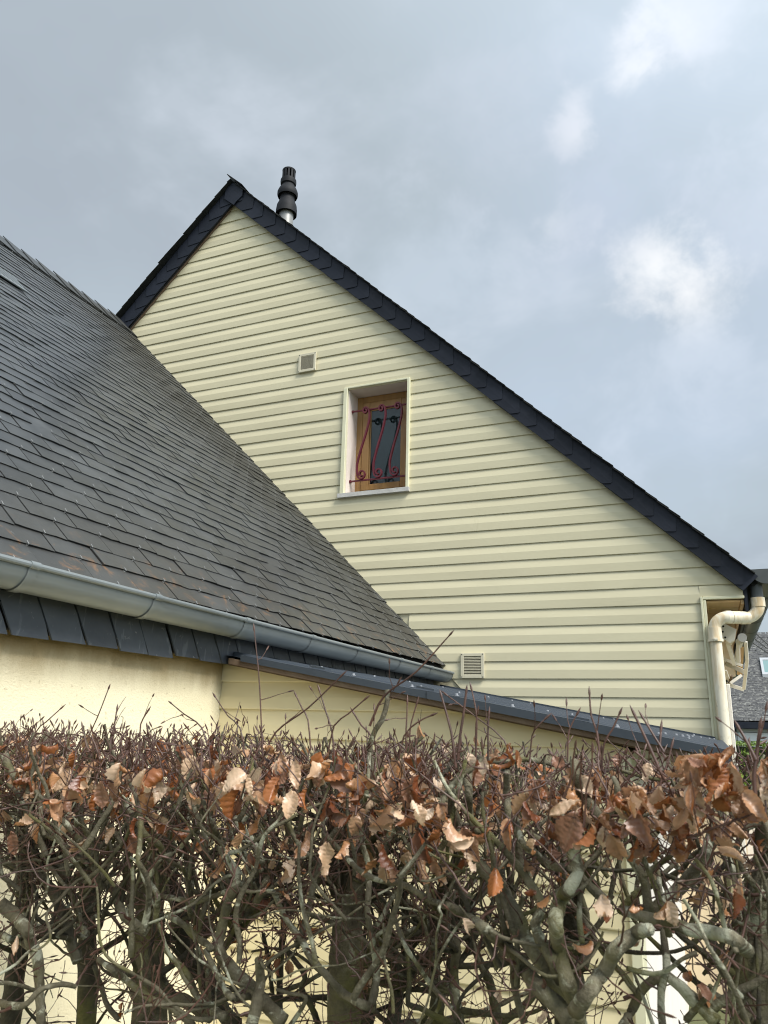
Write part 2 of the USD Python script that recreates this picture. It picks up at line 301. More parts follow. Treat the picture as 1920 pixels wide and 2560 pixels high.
def wing_slate():
    """Grey slate: sky sheen, brown and olive dirt near the gable, orange lichen near the eave."""
    n, l = {'p': ('principled_bsdf', dict(specular_ior_level=0.6)), 'g': ('geometry', {}), 'oi': ('object_info', {})}, []
    n['v'] = ('noise_texture', dict(scale=7, detail=6, roughness=0.6)); l.append(('g.position', 'v.vector'))
    n['vr'] = ('rgb_ramp', dict(ramp=[(0.3, (0.028, 0.031, 0.033)), (0.7, (0.050, 0.054, 0.056))])); l.append(('v.fac', 'vr.fac'))
    n['om'] = ('map_range', dict(from_min=0, from_max=1, to_min=0.78, to_max=1.22)); n['os'] = ('vector_math', dict(math_type='scale'))
    l += [('oi.random', 'om.value'), ('vr.color', 'os.vector1'), ('om.result', 'os.scale')]
    n['sp'] = ('separate_xyz', {}); l.append(('g.position', 'sp.vector'))
    # dirt washed along the gable joint: stronger as y nears 0, broken by noise
    n['gy'] = ('map_range', dict(range_type='smoothstep', from_min=-1.9, from_max=-0.25, to_min=0.0, to_max=1.0)); l.append(('sp.y', 'gy.value'))
    n['dn'] = ('noise_texture', dict(scale=2.6, detail=7, roughness=0.65, distortion=0.5)); l.append(('g.position', 'dn.vector'))
    n['dr'] = ('map_range', dict(range_type='smoothstep', from_min=0.30, from_max=0.60, to_min=0.30, to_max=1.0)); l.append(('dn.fac', 'dr.value'))
    n['dm'] = ('math', dict(math_type='multiply')); l += [('gy.result', 'dm.value1'), ('dr.result', 'dm.value2')]
    n['d1'] = ('mix', dict(mix_type='mix', color2=(0.0135, 0.0135, 0.0085))); l += [('dm.value', 'd1.fac'), ('os.vector', 'd1.color1')]
    # brown film low on the slope
    n['gz'] = ('map_range', dict(range_type='smoothstep', from_min=EYE_H + 1.15, from_max=EYE_H + 0.42, to_min=0.0, to_max=0.5)); l.append(('sp.z', 'gz.value'))
    n['bm'] = ('math', dict(math_type='multiply')); l += [('gz.result', 'bm.value1'), ('dr.result', 'bm.value2')]
    n['d2'] = ('mix', dict(mix_type='mix', color2=(0.036, 0.031, 0.022))); l += [('bm.value', 'd2.fac'), ('d1.color', 'd2.color1')]
    # orange lichen
    n['ln'] = ('noise_texture', dict(scale=11, detail=8, roughness=0.7, distortion=1.0)); l.append(('g.position', 'ln.vector'))
    n['lr'] = ('map_range', dict(range_type='smoothstep', from_min=0.55, from_max=0.66, to_min=0.0, to_max=0.75)); l.append(('ln.fac', 'lr.value'))
    n['lz'] = ('map_range', dict(range_type='smoothstep', from_min=EYE_H + 0.66, from_max=EYE_H + 0.46, to_min=0.0, to_max=1.0)); l.append(('sp.z', 'lz.value'))
    n['lm'] = ('math', dict(math_type='multiply')); l += [('lr.result', 'lm.value1'), ('lz.result', 'lm.value2')]
    n['d3'] = ('mix', dict(mix_type='mix', color2=(0.17, 0.088, 0.04))); l += [('lm.value', 'd3.fac'), ('d2.color', 'd3.color1')]
    # pale specks and streaks
    n['wn'] = ('noise_texture', dict(scale=34, detail=4, roughness=0.6)); l.append(('g.position', 'wn.vector'))
    n['wr'] = ('map_range', dict(range_type='smoothstep', from_min=0.66, from_max=0.76, to_min=0.0, to_max=0.4)); l.append(('wn.fac', 'wr.value'))
    n['d4'] = ('mix', dict(mix_type='mix', color2=(0.20, 0.20, 0.19))); l += [('wr.result', 'd4.fac'), ('d3.color', 'd4.color1'), ('d4.color', 'p.base_color')]
    n['rr'] = ('map_range', dict(from_min=0.3, from_max=0.7, to_min=0.34, to_max=0.48)); l += [('v.fac', 'rr.value')]
    n['ra'] = ('math', dict(math_type='multiply_add', value2=0.30)); l += [('dm.value', 'ra.value1'), ('rr.result', 'ra.value3'), ('ra.value', 'p.roughness')]
    n['b'] = ('noise_texture', dict(scale=30, detail=6, roughness=0.6)); l.append(('g.position', 'b.vector'))
    n['bp'] = ('bump', dict(strength=0.3, distance=0.003)); l += [('b.fac', 'bp.height'), ('bp.normal', 'p.normal')]
    return usdkit.material(stage, '/World/Looks/wing_slate', n, l, surface='p.BSDF')


M['slate'] = wing_slate()


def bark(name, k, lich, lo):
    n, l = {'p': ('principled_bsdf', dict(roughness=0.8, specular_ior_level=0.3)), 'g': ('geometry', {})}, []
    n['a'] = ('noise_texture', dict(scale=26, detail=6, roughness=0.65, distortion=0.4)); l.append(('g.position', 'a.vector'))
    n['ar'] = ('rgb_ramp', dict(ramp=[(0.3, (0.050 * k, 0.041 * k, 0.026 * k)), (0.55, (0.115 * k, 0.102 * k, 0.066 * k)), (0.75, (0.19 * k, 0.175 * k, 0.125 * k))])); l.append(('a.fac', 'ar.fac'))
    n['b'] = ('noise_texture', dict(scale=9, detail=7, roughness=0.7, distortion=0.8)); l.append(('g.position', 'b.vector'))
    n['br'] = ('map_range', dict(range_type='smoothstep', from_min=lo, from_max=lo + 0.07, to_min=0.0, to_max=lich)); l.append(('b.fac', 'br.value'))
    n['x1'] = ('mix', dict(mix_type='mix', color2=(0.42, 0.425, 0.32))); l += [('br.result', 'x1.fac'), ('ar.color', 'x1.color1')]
    n['c'] = ('noise_texture', dict(scale=6, detail=6, roughness=0.65)); n['cm'] = ('mapping', dict(mapping_type='point', location=(3.1, 1.7, 5.2))); l += [('g.position', 'cm.vector'), ('cm.vector', 'c.vector')]
    n['cr'] = ('map_range', dict(range_type='smoothstep', from_min=0.50, from_max=0.68, to_min=0.0, to_max=0.7)); l.append(('c.fac', 'cr.value'))
    n['x2'] = ('mix', dict(mix_type='mix', color2=(0.13, 0.125, 0.035))); l += [('cr.result', 'x2.fac'), ('x1.color', 'x2.color1'), ('x2.color', 'p.base_color')]
    n['bb'] = ('noise_texture', dict(scale=120, detail=5, roughness=0.6)); l.append(('g.position', 'bb.vector'))
    n['bp'] = ('bump', dict(strength=0.9, distance=0.006)); l += [('bb.fac', 'bp.height'), ('bp.normal', 'p.normal')]
    return usdkit.material(stage, f'/World/Looks/{name}', n, l, surface='p.BSDF')


M['bark'] = bark('bark', 0.95, 0.7, 0.56)
M['bark_lichen'] = bark('bark_lichen', 1.20, 0.85, 0.53)
M['bark_dark_shaded'] = bark('bark_dark_shaded', 0.45, 0.3, 0.6)  # dark olive on trunks; deep-hedge shade put into the colour for back branches
M['twig'] = mat('twig', (0.030, 0.013, 0.009), 0.45, var=(0.105, 0.050, 0.034), scale=16, layers=[((0.20, 0.17, 0.13), 9, 0.60, 0.76, 0.55, None)])


def leaf(name, front, front2, back, back2):
    n, l = {'g': ('geometry', {}), 'p': ('principled_bsdf', dict(roughness=0.36, specular_ior_level=0.55)), 't': ('translucent_bsdf', {})}, []
    n['v'] = ('noise_texture', dict(scale=24, detail=4, roughness=0.6)); l.append(('g.position', 'v.vector'))
    n['f'] = ('rgb_ramp', dict(ramp=[(0.3, front), (0.7, front2)])); n['k'] = ('rgb_ramp', dict(ramp=[(0.3, back), (0.7, back2)]))
    l += [('v.fac', 'f.fac'), ('v.fac', 'k.fac')]
    n['m'] = ('mix', dict(mix_type='mix')); l += [('g.backfacing', 'm.fac'), ('f.color', 'm.color1'), ('k.color', 'm.color2')]
    l += [('m.color', 'p.base_color'), ('m.color', 't.color')]
    n['b'] = ('noise_texture', dict(scale=150, detail=3)); n['bp'] = ('bump', dict(strength=0.35, distance=0.002)); l += [('g.position', 'b.vector'), ('b.fac', 'bp.height'), ('bp.normal', 'p.normal')]
    n['mc'] = ('mix_closure', dict(fac=0.18)); l += [('p.BSDF', 'mc.closure1'), ('t.BSDF', 'mc.closure2')]
    return usdkit.material(stage, f'/World/Looks/{name}', n, l, surface='mc.closure')


LEAVES = [leaf('leaf_copper', (0.20, 0.062, 0.018), (0.36, 0.135, 0.042), (0.34, 0.18, 0.095), (0.48, 0.29, 0.175)),
          leaf('leaf_tan', (0.30, 0.13, 0.050), (0.46, 0.24, 0.11), (0.50, 0.32, 0.19), (0.64, 0.46, 0.31)),
          leaf('leaf_russet', (0.105, 0.030, 0.011), (0.20, 0.062, 0.020), (0.20, 0.095, 0.055), (0.30, 0.155, 0.095)),
          leaf('leaf_pale', (0.38, 0.20, 0.10), (0.50, 0.31, 0.18), (0.56, 0.40, 0.27), (0.66, 0.50, 0.36))]


def pane_glass():
    n = {'t': ('transparent_bsdf', dict(color=(0.6, 0.66, 0.66))), 'g': ('glossy_bsdf', dict(color=(1, 1, 1), roughness=0.02)), 'f': ('fresnel', dict(IOR=1.52)), 'm': ('mix_closure', {})}
    return usdkit.material(stage, '/World/Looks/pane', n, [('f.fac', 'm.fac'), ('t.BSDF', 'm.closure1'), ('g.BSDF', 'm.closure2')], surface='m.closure')


M['pane'] = pane_glass()
Z = EYE_H      # heights below are measured from the eye and lifted by Z

# ------------------------------------------------------------------ the setting
gv = []
for i, x in enumerate(np.r_[-300, -60, np.arange(-14, 14.1, 2), 60, 300]):
    for y in np.r_[-300, -60, np.arange(-14, 40.1, 3), 100, 400]:
        gv.append([x, y, 0.02 * meshkit.fbm(np.array([[x * .3, y * .3, 0]]))[0] if abs(x) < 15 else 0])
ny = len(np.r_[-300, -60, np.arange(-14, 40.1, 3), 100, 400]); nx = len(gv) // ny
gf = [[i * ny + j, (i + 1) * ny + j, (i + 1) * ny + j + 1, i * ny + j + 1] for i in range(nx - 1) for j in range(ny - 1)]
obj('ground', (np.array(gv), np.array(gf)), M['ground'], kind='structure')

# ------------------------------------------------------------------ main house
house = thing('gabled_house', 'large house with cream siding gable under a steep dark slate verge', 'house')
BOARD, Z0 = 0.125, 0.5815


def inner_left(z): return z - 9.27
def inner_right(z): return 0.25 - (z - 0.922) * 1.031
def outer_right(z): return 0.343 - (z - 1.023) / 0.981
def outer_left(z): return -4.12 - (5.404 - z) * 0.965
def valley(z): return -1.403 - z


def loft(profile, xl, xr, step=0.45, wav=0.0009):
    """A board: profile [(y, z)] run from xl(z) to xr(z)."""
    pr = np.array(profile); n = max(2, int((max(xr(z) for z in pr[:, 1]) - min(xl(z) for z in pr[:, 1])) / step) + 1)
    V = []
    for i in range(n):
        t = i / (n - 1); w = wav * rng.standard_normal()
        for k, (y, z) in enumerate(pr): V.append([xl(z) * (1 - t) + xr(z) * t, y + w, z + Z])
    V = np.array(V); k = len(pr); F = []
    for i in range(n - 1):
        for j in range(k - 1):
            a, b, c, d = i * k + j, (i + 1) * k + j, (i + 1) * k + j + 1, i * k + j + 1
            F += [[a, d, c], [a, c, b]]
    for e in (0, (n - 1) * k):
        for j in range(1, k - 1): F.append([e, e + j, e + j + 1] if e == 0 else [e, e + j + 1, e + j])
    return V, np.array(F)


def board_profile(z0, z1, y=0.0):
    zm = z0 + (z1 - z0) * 0.50 if z1 - z0 > 0.1 else z0 + 0.0625
    top = [(y, z1 + 0.004), (y, z1)]
    if z1 < zm: return [(y - 0.0165, z1), (y - 0.0155, z0 + 0.004), (y - 0.014, z0), (y + 0.004, z0 + 0.001)]
    return top + [(y - 0.0108, zm + 0.003), (y - 0.0114, zm), (y - 0.0104, z0 + 0.003), (y - 0.0094, z0 + 0.0005), (y + 0.004, z0 + 0.002)]


WIN_L, WIN_R = -2.755, -2.143
for k in range(-7, 37):
    z0, z1 = Z0 + BOARD * k, Z0 + BOARD * (k + 1)
    lo = (lambda z: max(valley(z), inner_left(z)) - 0.035)
    hi = (lambda z: inner_right(z) + 0.05)
    spans = []
    if k < 2: spans = [(lambda z: max(valley(z) - 0.035, -2.12), lambda z: -0.006)]
    elif k == 2: spans = [(lo, lambda z: -0.006)]
    elif 10 <= k <= 17: spans = [(lo, lambda z: WIN_L), (lambda z: WIN_R, hi)]
    else: spans = [(lo, hi)]
    pr = board_profile(z0, z1)
    for a, b in spans:
        if b(z0) - a(z0) > 0.03: obj('siding_board', loft(pr, a, b), M['siding'], house)
obj('siding_board', loft(board_profile(0.8755, Z0 + 3 * BOARD)[0:], lambda z: -0.006, lambda z: min(inner_right(z) + .05, .262)), M['siding'], house)

# wall core with the window opening, and the other walls
gable = Polygon([(-8.4, -1.62), (0.022, -1.62), (0.022, 0.86), (0.262, 0.89), (-4.118, 5.20), (-8.4, 0.9)])
hole = sbox(-2.722, 1.862, -2.158, 2.84)
obj('wall', prism(gable.difference(hole), 'y', 0.006, 0.26), M['siding'], house)
obj('wall', box(-8.4, -8.15, 0.26, 9.0, -1.62, 0.9), M['peach'], house)
obj('wall', box(-0.23, 0.022, 0.26, 9.0, -1.62, 0.9), M['peach'], house)
obj('wall', prism(Polygon([(-8.4, -1.62), (0.022, -1.62), (0.022, 0.9), (-4.118, 5.2), (-8.4, 0.9)]), 'y', 9.0, 9.2), M['peach'], house)
for p in stage.GetPrimAtPath('/World/gabled_house').GetChildren():
    if p.GetName().startswith('wall'):
        m_ = UsdGeom.Mesh(p); pts = np.array(m_.GetPointsAttr().Get()); pts[:, 2] += Z; m_.GetPointsAttr().Set(Vt.Vec3fArray.FromNumpy(pts.astype(np.float32)))
# rendered low part of the gable wall to the right of the lean-to
obj('wall', box(-0.30, 0.024, -0.012, 0.004, 0.0, Z - 0.20), M['peach'], house)


def up(m): return np.asarray(m[0]) + [0, 0, Z], m[1]


# roof slopes as stepped courses (bottom edge proud), main roof
def courses(p_eave, p_ridge, y0, y1, step=0.1, th=0.006, seed=1, ragged=0.008):
    r = np.random.default_rng(seed); e, t = np.array(p_eave), np.array(p_ridge)
    L = np.linalg.norm(t - e); d = (t - e) / L; nrm = np.array([-d[1], d[0]]);
    if nrm[1] < 0: nrm = -nrm
    ms = []
    for i in range(int(L / step) + 1):
        s0, s1 = i * step, min(i * step + step * 1.9, L + 0.01)
        a0 = y0 + ragged * r.uniform(-1, 1)
        lift = th * (2.1 + 0.5 * r.uniform(-1, 1))
        b = e + d * s0 + nrm * lift; t_ = e + d * s1 + nrm * th * 0.3
        c = [b - nrm * th, t_ - nrm * th, b, t_]
        if d[0] < 0: c = [c[1], c[0], c[3], c[2]]
        P = [[c[0][0], a0, c[0][1]], [c[1][0], a0, c[1][1]], [c[0][0], y1, c[0][1]], [c[1][0], y1, c[1][1]],
             [c[2][0], a0, c[2][1]], [c[3][0], a0, c[3][1]], [c[2][0], y1, c[2][1]], [c[3][0], y1, c[3][1]]]
        ms.append(hexa(P))
    return up(cat_mesh(ms))


roof = obj('roof', courses((0.335, 1.000), (-4.11, 5.365), -0.092, 9.3, seed=2), M['roofedge'], house)
roof2 = obj('roof', courses((-8.60, 0.88), (-4.13, 5.375), -0.125, 9.3, seed=3), M['roofedge'], house)
# boarding beneath, overhanging the gable
obj('roof_boarding', up(prism([(0.36, 0.955), (-4.118, 5.345), (-4.118, 5.29), (0.33, 0.93)], 'y', -0.018, 9.25)), M['roofedge'], roof)
obj('roof_boarding', up(prism([(-8.57, 0.86), (-8.55, 0.83), (-4.118, 5.29), (-4.118, 5.345)], 'y', -0.018, 9.25)), M['roofedge'], roof2)
# ridge: last course of the right slope stands over the ridge
v, f = [], []
ms = []
for i, y in enumerate(np.arange(-0.11, 9.2, 0.19)):
    a = np.array([-4.185, 5.470 + 0.004 * rng.standard_normal()]); b = np.array([-3.99, 5.285])
    n2 = np.array([0.70, 0.71]) * 0.006
    P = [[a[0], y, a[1]], [b[0], y, b[1]], [a[0], y + .2, a[1] - .006], [b[0], y + .2, b[1]]]
    P += [[q[0] + n2[0], q[1], q[2] + n2[1]] for q in P]
    ms.append(hexa(P))
obj('ridge_slates', up(cat_mesh(ms)), M['roofedge'], roof)

# verge boards behind the slates
obj('verge_board', up(prism([(0.258, 0.905), (0.352, 0.985), (-4.118, 5.36), (-4.118, 5.145)], 'y', -0.042, -0.020)), M['dark'], house)
obj('verge_board', up(prism([(-5.34, 3.89), (-4.118, 5.145), (-4.118, 5.36), (-5.46, 3.98)], 'y', -0.042, -0.020)), M['dark'], house)
# verge slates: each a square slate hung upright, its lower outer corner showing, lapped over the next one down
band_r = Polygon([(0.262, 0.905), (0.352, 0.990), (-4.128, 5.385), (-4.118, 5.13)])
N_R = 34
d_r = np.array([1.0, -0.981]); d_r /= np.linalg.norm(d_r)
for i in range(N_R):
    s = 0.17 + i * 0.187                        # distance down the slope of this slate's outer corner
    cx, cz = -4.118 + d_r[0] * s, 5.385 + d_r[1] * s - 0.140
    ang = math.radians(-1.0 - 7.0 * max(0, (i - 17) / 17) + 1.5 * rng.standard_normal())
    ca, sa = math.cos(ang), math.sin(ang)
    jx, jz = 0.006 * rng.standard_normal(2)
    q = [(cx + jx + ca * a - sa * b_, cz + jz + sa * a + ca * b_) for a, b_ in ((0, 0.006), (0, 0.36), (-0.34, 0.36), (-0.34, 0), (-0.008, 0))]
    pg = Polygon(q).intersection(band_r.buffer(0.004 + 0.004 * rng.random(), join_style=2))
    if pg.is_empty or pg.geom_type != 'Polygon' or pg.area < 1e-4: continue
    v, f = up(prism(pg, 'y', -0.006, 0.0))
    # tilt: the lower outer corner stands proud, the upper one tucks under
    along = (v[:, 0] - cx) * d_r[0] + (v[:, 2] - Z - cz) * d_r[1]
    v[:, 1] += -0.052 - 0.014 * np.clip(1 + along / 0.40, 0, 1.4)
    obj('verge_slate', (v, f), M['verge'], house)
obj('verge_slate', up(prism(Polygon([(0.205, 0.955), (0.262, 0.900), (0.352, 0.990), (0.29, 1.04)]), 'y', -0.056, -0.050)), M['verge'], house)
band_l = Polygon([(-5.355, 3.885), (-4.118, 5.13), (-4.118, 5.385), (-5.47, 3.985)])
d_l = np.array([-1.0, -1.02]); d_l /= np.linalg.norm(d_l)
for i in range(11):
    s = 0.20 + i * 0.172
    cx, cz = -4.118 + d_l[0] * s, 5.36 + d_l[1] * s - 0.11
    ang = math.radians(8 + 2 * rng.standard_normal()); ca, sa = math.cos(ang), math.sin(ang)
    q = [(cx - ca * a - sa * b_, cz - sa * a + ca * b_) for a, b_ in ((0, 0), (0, 0.36), (-0.36, 0.36), (-0.36, 0))]
    pg = Polygon(q).intersection(band_l.buffer(0.003 + 0.004 * rng.random(), join_style=2))
    if pg.is_empty or pg.geom_type != 'Polygon' or pg.area < 1e-4: continue
    v, f = up(prism(pg, 'y', -0.006, 0.0))
    along = (v[:, 0] - cx) * d_l[0] + (v[:, 2] - Z - cz) * d_l[1]
    v[:, 1] += -0.052 - 0.014 * np.clip(1 + along / 0.40, 0, 1.4)
    obj('verge_slate', (v, f), M['verge'], house)
obj('verge_slate', up(prism([(-4.20, 5.30), (-4.115, 5.375), (-3.985, 5.255), (-3.99, 5.17), (-4.06, 5.115), (-4.085, 5.085), (-4.21, 5.195)], 'y', -0.083, -0.076)), M['verge'], house,
    label='wide dark slate capping the peak')
obj('verge_trim', up(prism([(-5.318, 3.935), (-4.16, 5.115), (-4.145, 5.10), (-5.30, 3.922)], 'y', -0.030, -0.006)), M['ply'], house)

# trims at the right corner
obj('corner_trim', up(bevel_box(-0.006, 0.010, -0.032, 0.004, -0.30, 0.8735)), M['trim'], house)
obj('corner_trim', up(bevel_box(0.0105, 0.030, -0.026, 0.03, -1.55, 0.853)), M['trim'], house)
obj('corner_trim', up(bevel_box(0.0105, 0.266, -0.030, 0.004, 0.8545, 0.8735)), M['trim'], house)

# soffit planks, dark eave boards, gutter, downpipe
for i in range(34):
    y0 = 0.008 + i * 0.095
    obj('soffit_plank', up(bevel_box(0.032, 0.242, y0, y0 + 0.0925, 0.838 + .001 * (i % 3), 0.852, .003)), M['wood'], house)
obj('soffit_plank', up(box(0.032, 0.242, 3.24, 9.1, 0.839, 0.852)), M['wood'], house)
obj('soffit_plank', up(bevel_box(0.243, 0.264, 0.006, 9.1, 0.820, 0.852, .003)), M['wood'], house)
obj('eave_board', up(box(0.266, 0.284, -0.015, 9.2, 0.77, 0.955)), M['verge'], house)
for i in range(46):
    y = 0.02 + i * 0.2
    c = [[0.285, y, .76], [0.291, y, .76], [0.285, y + .21, .76], [0.297, y + .21, .76], [0.285, y, .95], [0.291, y, .95], [0.285, y + .21, .95], [0.297, y + .21, .95]]
    if i < 30: obj('eave_slate', up(hexa(c)), M['verge'], house)


def half_pipe(cx, r, y0, y1, z0, z1, th=0.0025, n=16, step=0.6, bead=0.009, bead_side=1):
    """Half-round gutter along y with a rolled bead on one lip."""
    ys = np.linspace(y0, y1, max(2, int(abs(y1 - y0) / step) + 1)); V, F = [], []
    prof = [(cx + rr * math.cos(a), rr * math.sin(a)) for rr in (r, r - th) for a in (np.linspace(math.pi, 2 * math.pi, n) if rr == r else np.linspace(2 * math.pi, math.pi, n))]
    k = len(prof)
    for y in ys:
        zc = z0 + (z1 - z0) * (y - y0) / (y1 - y0)
        V += [[x, y, zc + z] for x, z in prof]
    for i in range(len(ys) - 1):
        for j in range(k):
            a, b, c, d = i * k + j, i * k + (j + 1) % k, (i + 1) * k + (j + 1) % k, (i + 1) * k + j
            F += [[a, b, c], [a, c, d]]
    out = [(np.array(V), np.array(F))]
    if bead:
        bx = cx + bead_side * (r + bead * 0.3)
        out.append(tube([[bx, y, z0 + (z1 - z0) * (y - y0) / (y1 - y0) + 0.002] for y in ys], bead, 10))
    return cat_mesh(out)


def half_disc(cx, r, y, zc, th=0.004):
    a = np.linspace(math.pi, 2 * math.pi, 18)
    return prism([(cx + r * math.cos(t), zc + r * math.sin(t)) for t in a], 'y', y, y + th)


eg = obj('gutter', up(half_pipe(0.412, 0.098, -0.05, 9.3, 1.037, 0.99)), M['zincdark'], house, smooth=35)
obj('end_cap', up(half_disc(0.412, 0.099, -0.055, 1.039)), M['zincdark'], eg)
for y in (0.55, 1.2, 1.85, 2.6, 3.4, 4.3, 5.2, 6.2, 7.2, 8.3): obj('seam_band', up(half_pipe(0.412, 0.106, y, y + 0.022, 1.036 - .005 * y, 1.036 - .005 * y - .0001, bead=0)), M['verge'], eg)
dp = group_part('downpipe', house)
PX, PY, PR = 0.066, -0.055, 0.0370
obj('outlet', up(tube([[0.347, 0.02, 0.955], [0.347, 0.02, 0.815]], 0.036, 20)), M['zincdark'], dp, smooth=40)


def arc(c, r, a0, a1, n=10): return [[c[0] + r * math.cos(a), c[1], c[2] + r * math.sin(a)] for a in np.linspace(a0, a1, n)]


pth = [[0.347, 0.02, 0.845]] + arc((0.347 - 0.085, 0.02, 0.815), 0.085, 0, -math.pi / 2, 10)
obj('elbow', up(tube(pth, PR + 0.002, 22)), M['pvc'], dp, smooth=40)
obj('collar', up(tube([[0.347, 0.02, 0.86], [0.347, 0.02, 0.80]], PR + 0.006, 22)), M['pvc'], dp, smooth=40)
obj('cross_pipe', up(tube([[0.265, 0.018, 0.73], [0.145, PY + .01, 0.727]], PR, 22)), M['pvc'], dp, smooth=40)
for a, b in ((0.285, 0.228), (0.224, 0.176), (0.172, 0.140)):
    ya = lambda x: 0.018 + (PY - 0.008) * (0.265 - x) / 0.12
    obj('collar', up(tube([[a, min(.02, ya(a)), 0.730], [b, ya(b), 0.728]], PR + 0.006, 22)), M['pvc'], dp, smooth=40)
pth = [[0.150, PY + .008, 0.727]] + arc((0.148, PY, 0.727 - 0.082), 0.082, math.pi / 2, math.pi, 10)
obj('elbow', up(tube(pth, PR + 0.002, 22)), M['pvc'], dp, smooth=40)
obj('collar', up(tube([[PX, PY, 0.66], [PX, PY, 0.572]], PR + 0.006, 22)), M['pvc'], dp, smooth=40)
obj('pipe', up(tube([[PX, PY, 0.59], [PX + .002, PY, -0.4], [PX, PY, -1.55]], PR, 22)), M['pvc'], dp, smooth=40)
obj('bracket', up(cat_mesh([tube([[PX, PY, 0.585], [PX, PY, 0.568]], PR + 0.011, 22), box(PX - 0.012, PX + 0.014, PY - 0.062, PY - 0.045, 0.568, 0.588), box(PX - .006, PX + .012, PY - .068, PY - .06, .574, .583)])), M['pvc'], dp)
obj('trim_pipe', up(bevel_box(0.105, 0.128, 0.02, 0.05, -1.55, 0.30)), M['white'], dp)

# window
win = group_part('window', house)
YF = 0.178
wx0, wx1, wz0, wz1 = -2.722, -2.158, 1.862, 2.838
for nm, b in (('reveal', (wx0 - .012, wx0 + .004, 0.0, YF + 0.05, wz0, wz1)), ('reveal', (wx1 - .004, wx1 + .012, 0.0, YF + 0.05, wz0, wz1)), ('reveal', (wx0, wx1, 0.0, YF + 0.05, wz1 - .004, wz1 + .012))):
    obj(nm, up(box(*b)), M['reveal'], win)
obj('window_trim', up(bevel_box(WIN_L - 0.006, -2.724, -0.034, 0.004, 1.868, 2.8455)), M['trim'], win)
obj('window_trim', up(bevel_box(-2.160, WIN_R + 0.009, -0.034, 0.004, 1.868, 2.8455)), M['trim'], win)
obj('window_trim', up(bevel_box(WIN_L - 0.004, WIN_R + 0.007, -0.030, 0.004, 2.8385, 2.856)), M['trim'], win)
s = trimesh.creation.box((0.652, 0.25, 0.036)); s = s.subdivide_to_size(0.03); sv = np.array(s.vertices) + [-2.455, 0.085, 1.850]
sv += 0.0035 * meshkit.noise(sv * 14)[:, None] * np.array([0.3, 0.8, 1.0]); obj('sill', up((sv, np.array(s.faces))), M['sill'], win)


def frame(x0, x1, z0, z1, w, y0, y1, wb=None):
    wb = wb or w
    return [bevel_box(x0, x0 + w, y0, y1, z0, z1, .004), bevel_box(x1 - w, x1, y0, y1, z0, z1, .004),
            bevel_box(x0 + w, x1 - w, y0 + .001, y1, z1 - w, z1, .004), bevel_box(x0 + w, x1 - w, y0 + .001, y1, z0, z0 + wb, .004)]


for b in frame(wx0, wx1, wz0 + .005, wz1 - .005, 0.060, YF, YF + .06, 0.07): obj('outer_frame', up(b), M['oak'], win)
for b in frame(wx0 + .064, wx1 - .064, wz0 + .082, wz1 - .070, 0.066, YF - .012, YF + .05, 0.05): obj('sash', up(b), M['oak'], win)
for b in frame(wx0 + .131, wx1 - .131, wz0 + .133, wz1 - .137, 0.008, YF + .004, YF + .03): obj('glazing_bead', up(b), M['oak'], win)
obj('pane', up(box(wx0 + .138, wx1 - .138, YF + .014, YF + .020, wz0 + .14, wz1 - .144)), M['pane'], win)
obj('room_blind', up(box(wx0 + .10, wx1 - .10, YF + .10, YF + .11, wz0 + .10, wz1 - .10)), mat('blind', (0.22, 0.245, 0.26), 0.9), win)

# iron grille inside the opening
gr = group_part('window_grille', house)
GY = 0.068
zt, zb = at(882, 1030, GY)[2] - Z, at(877, 1204, GY)[2] - Z
for z in (zt, zb):
    obj('rail', up(tube([[wx0 + .004, GY, z], [wx1 - .004, GY, z]], 0.0085, 10)), M['redpaint'], gr, smooth=40)
    for x, s_ in ((wx0 + .005, 1), (wx1 - .005, -1)): obj('foot', up(tube([[x, GY, z], [x + s_ * .012, GY, z]], 0.014, 12)), M['redpaint'], gr)


def strip(path, w, t):
    """Flat bar bent along path [(x, z)]: w deep in y, t thick."""
    P = np.array(path); T = np.gradient(P, axis=0); T /= np.linalg.norm(T, axis=1, keepdims=True); N = np.stack([-T[:, 1], T[:, 0]], 1)
    V, F = [], []
    for p, n_ in zip(P, N):
        for y, s_ in ((-w / 2, -1), (w / 2, -1), (w / 2, 1), (-w / 2, 1)): V.append([p[0] + s_ * n_[0] * t / 2, GY - .012 + y, p[1] + s_ * n_[1] * t / 2])
    for i in range(len(P) - 1):
        for j in range(4):
            a, b = i * 4 + j, i * 4 + (j + 1) % 4; F += [[a, b, b + 4], [a, b + 4, a + 4]]
    e = len(V) - 4; F += [[0, 2, 1], [0, 3, 2], [e, e + 1, e + 2], [e, e + 2, e + 3]]
    return np.array(V), np.array(F)


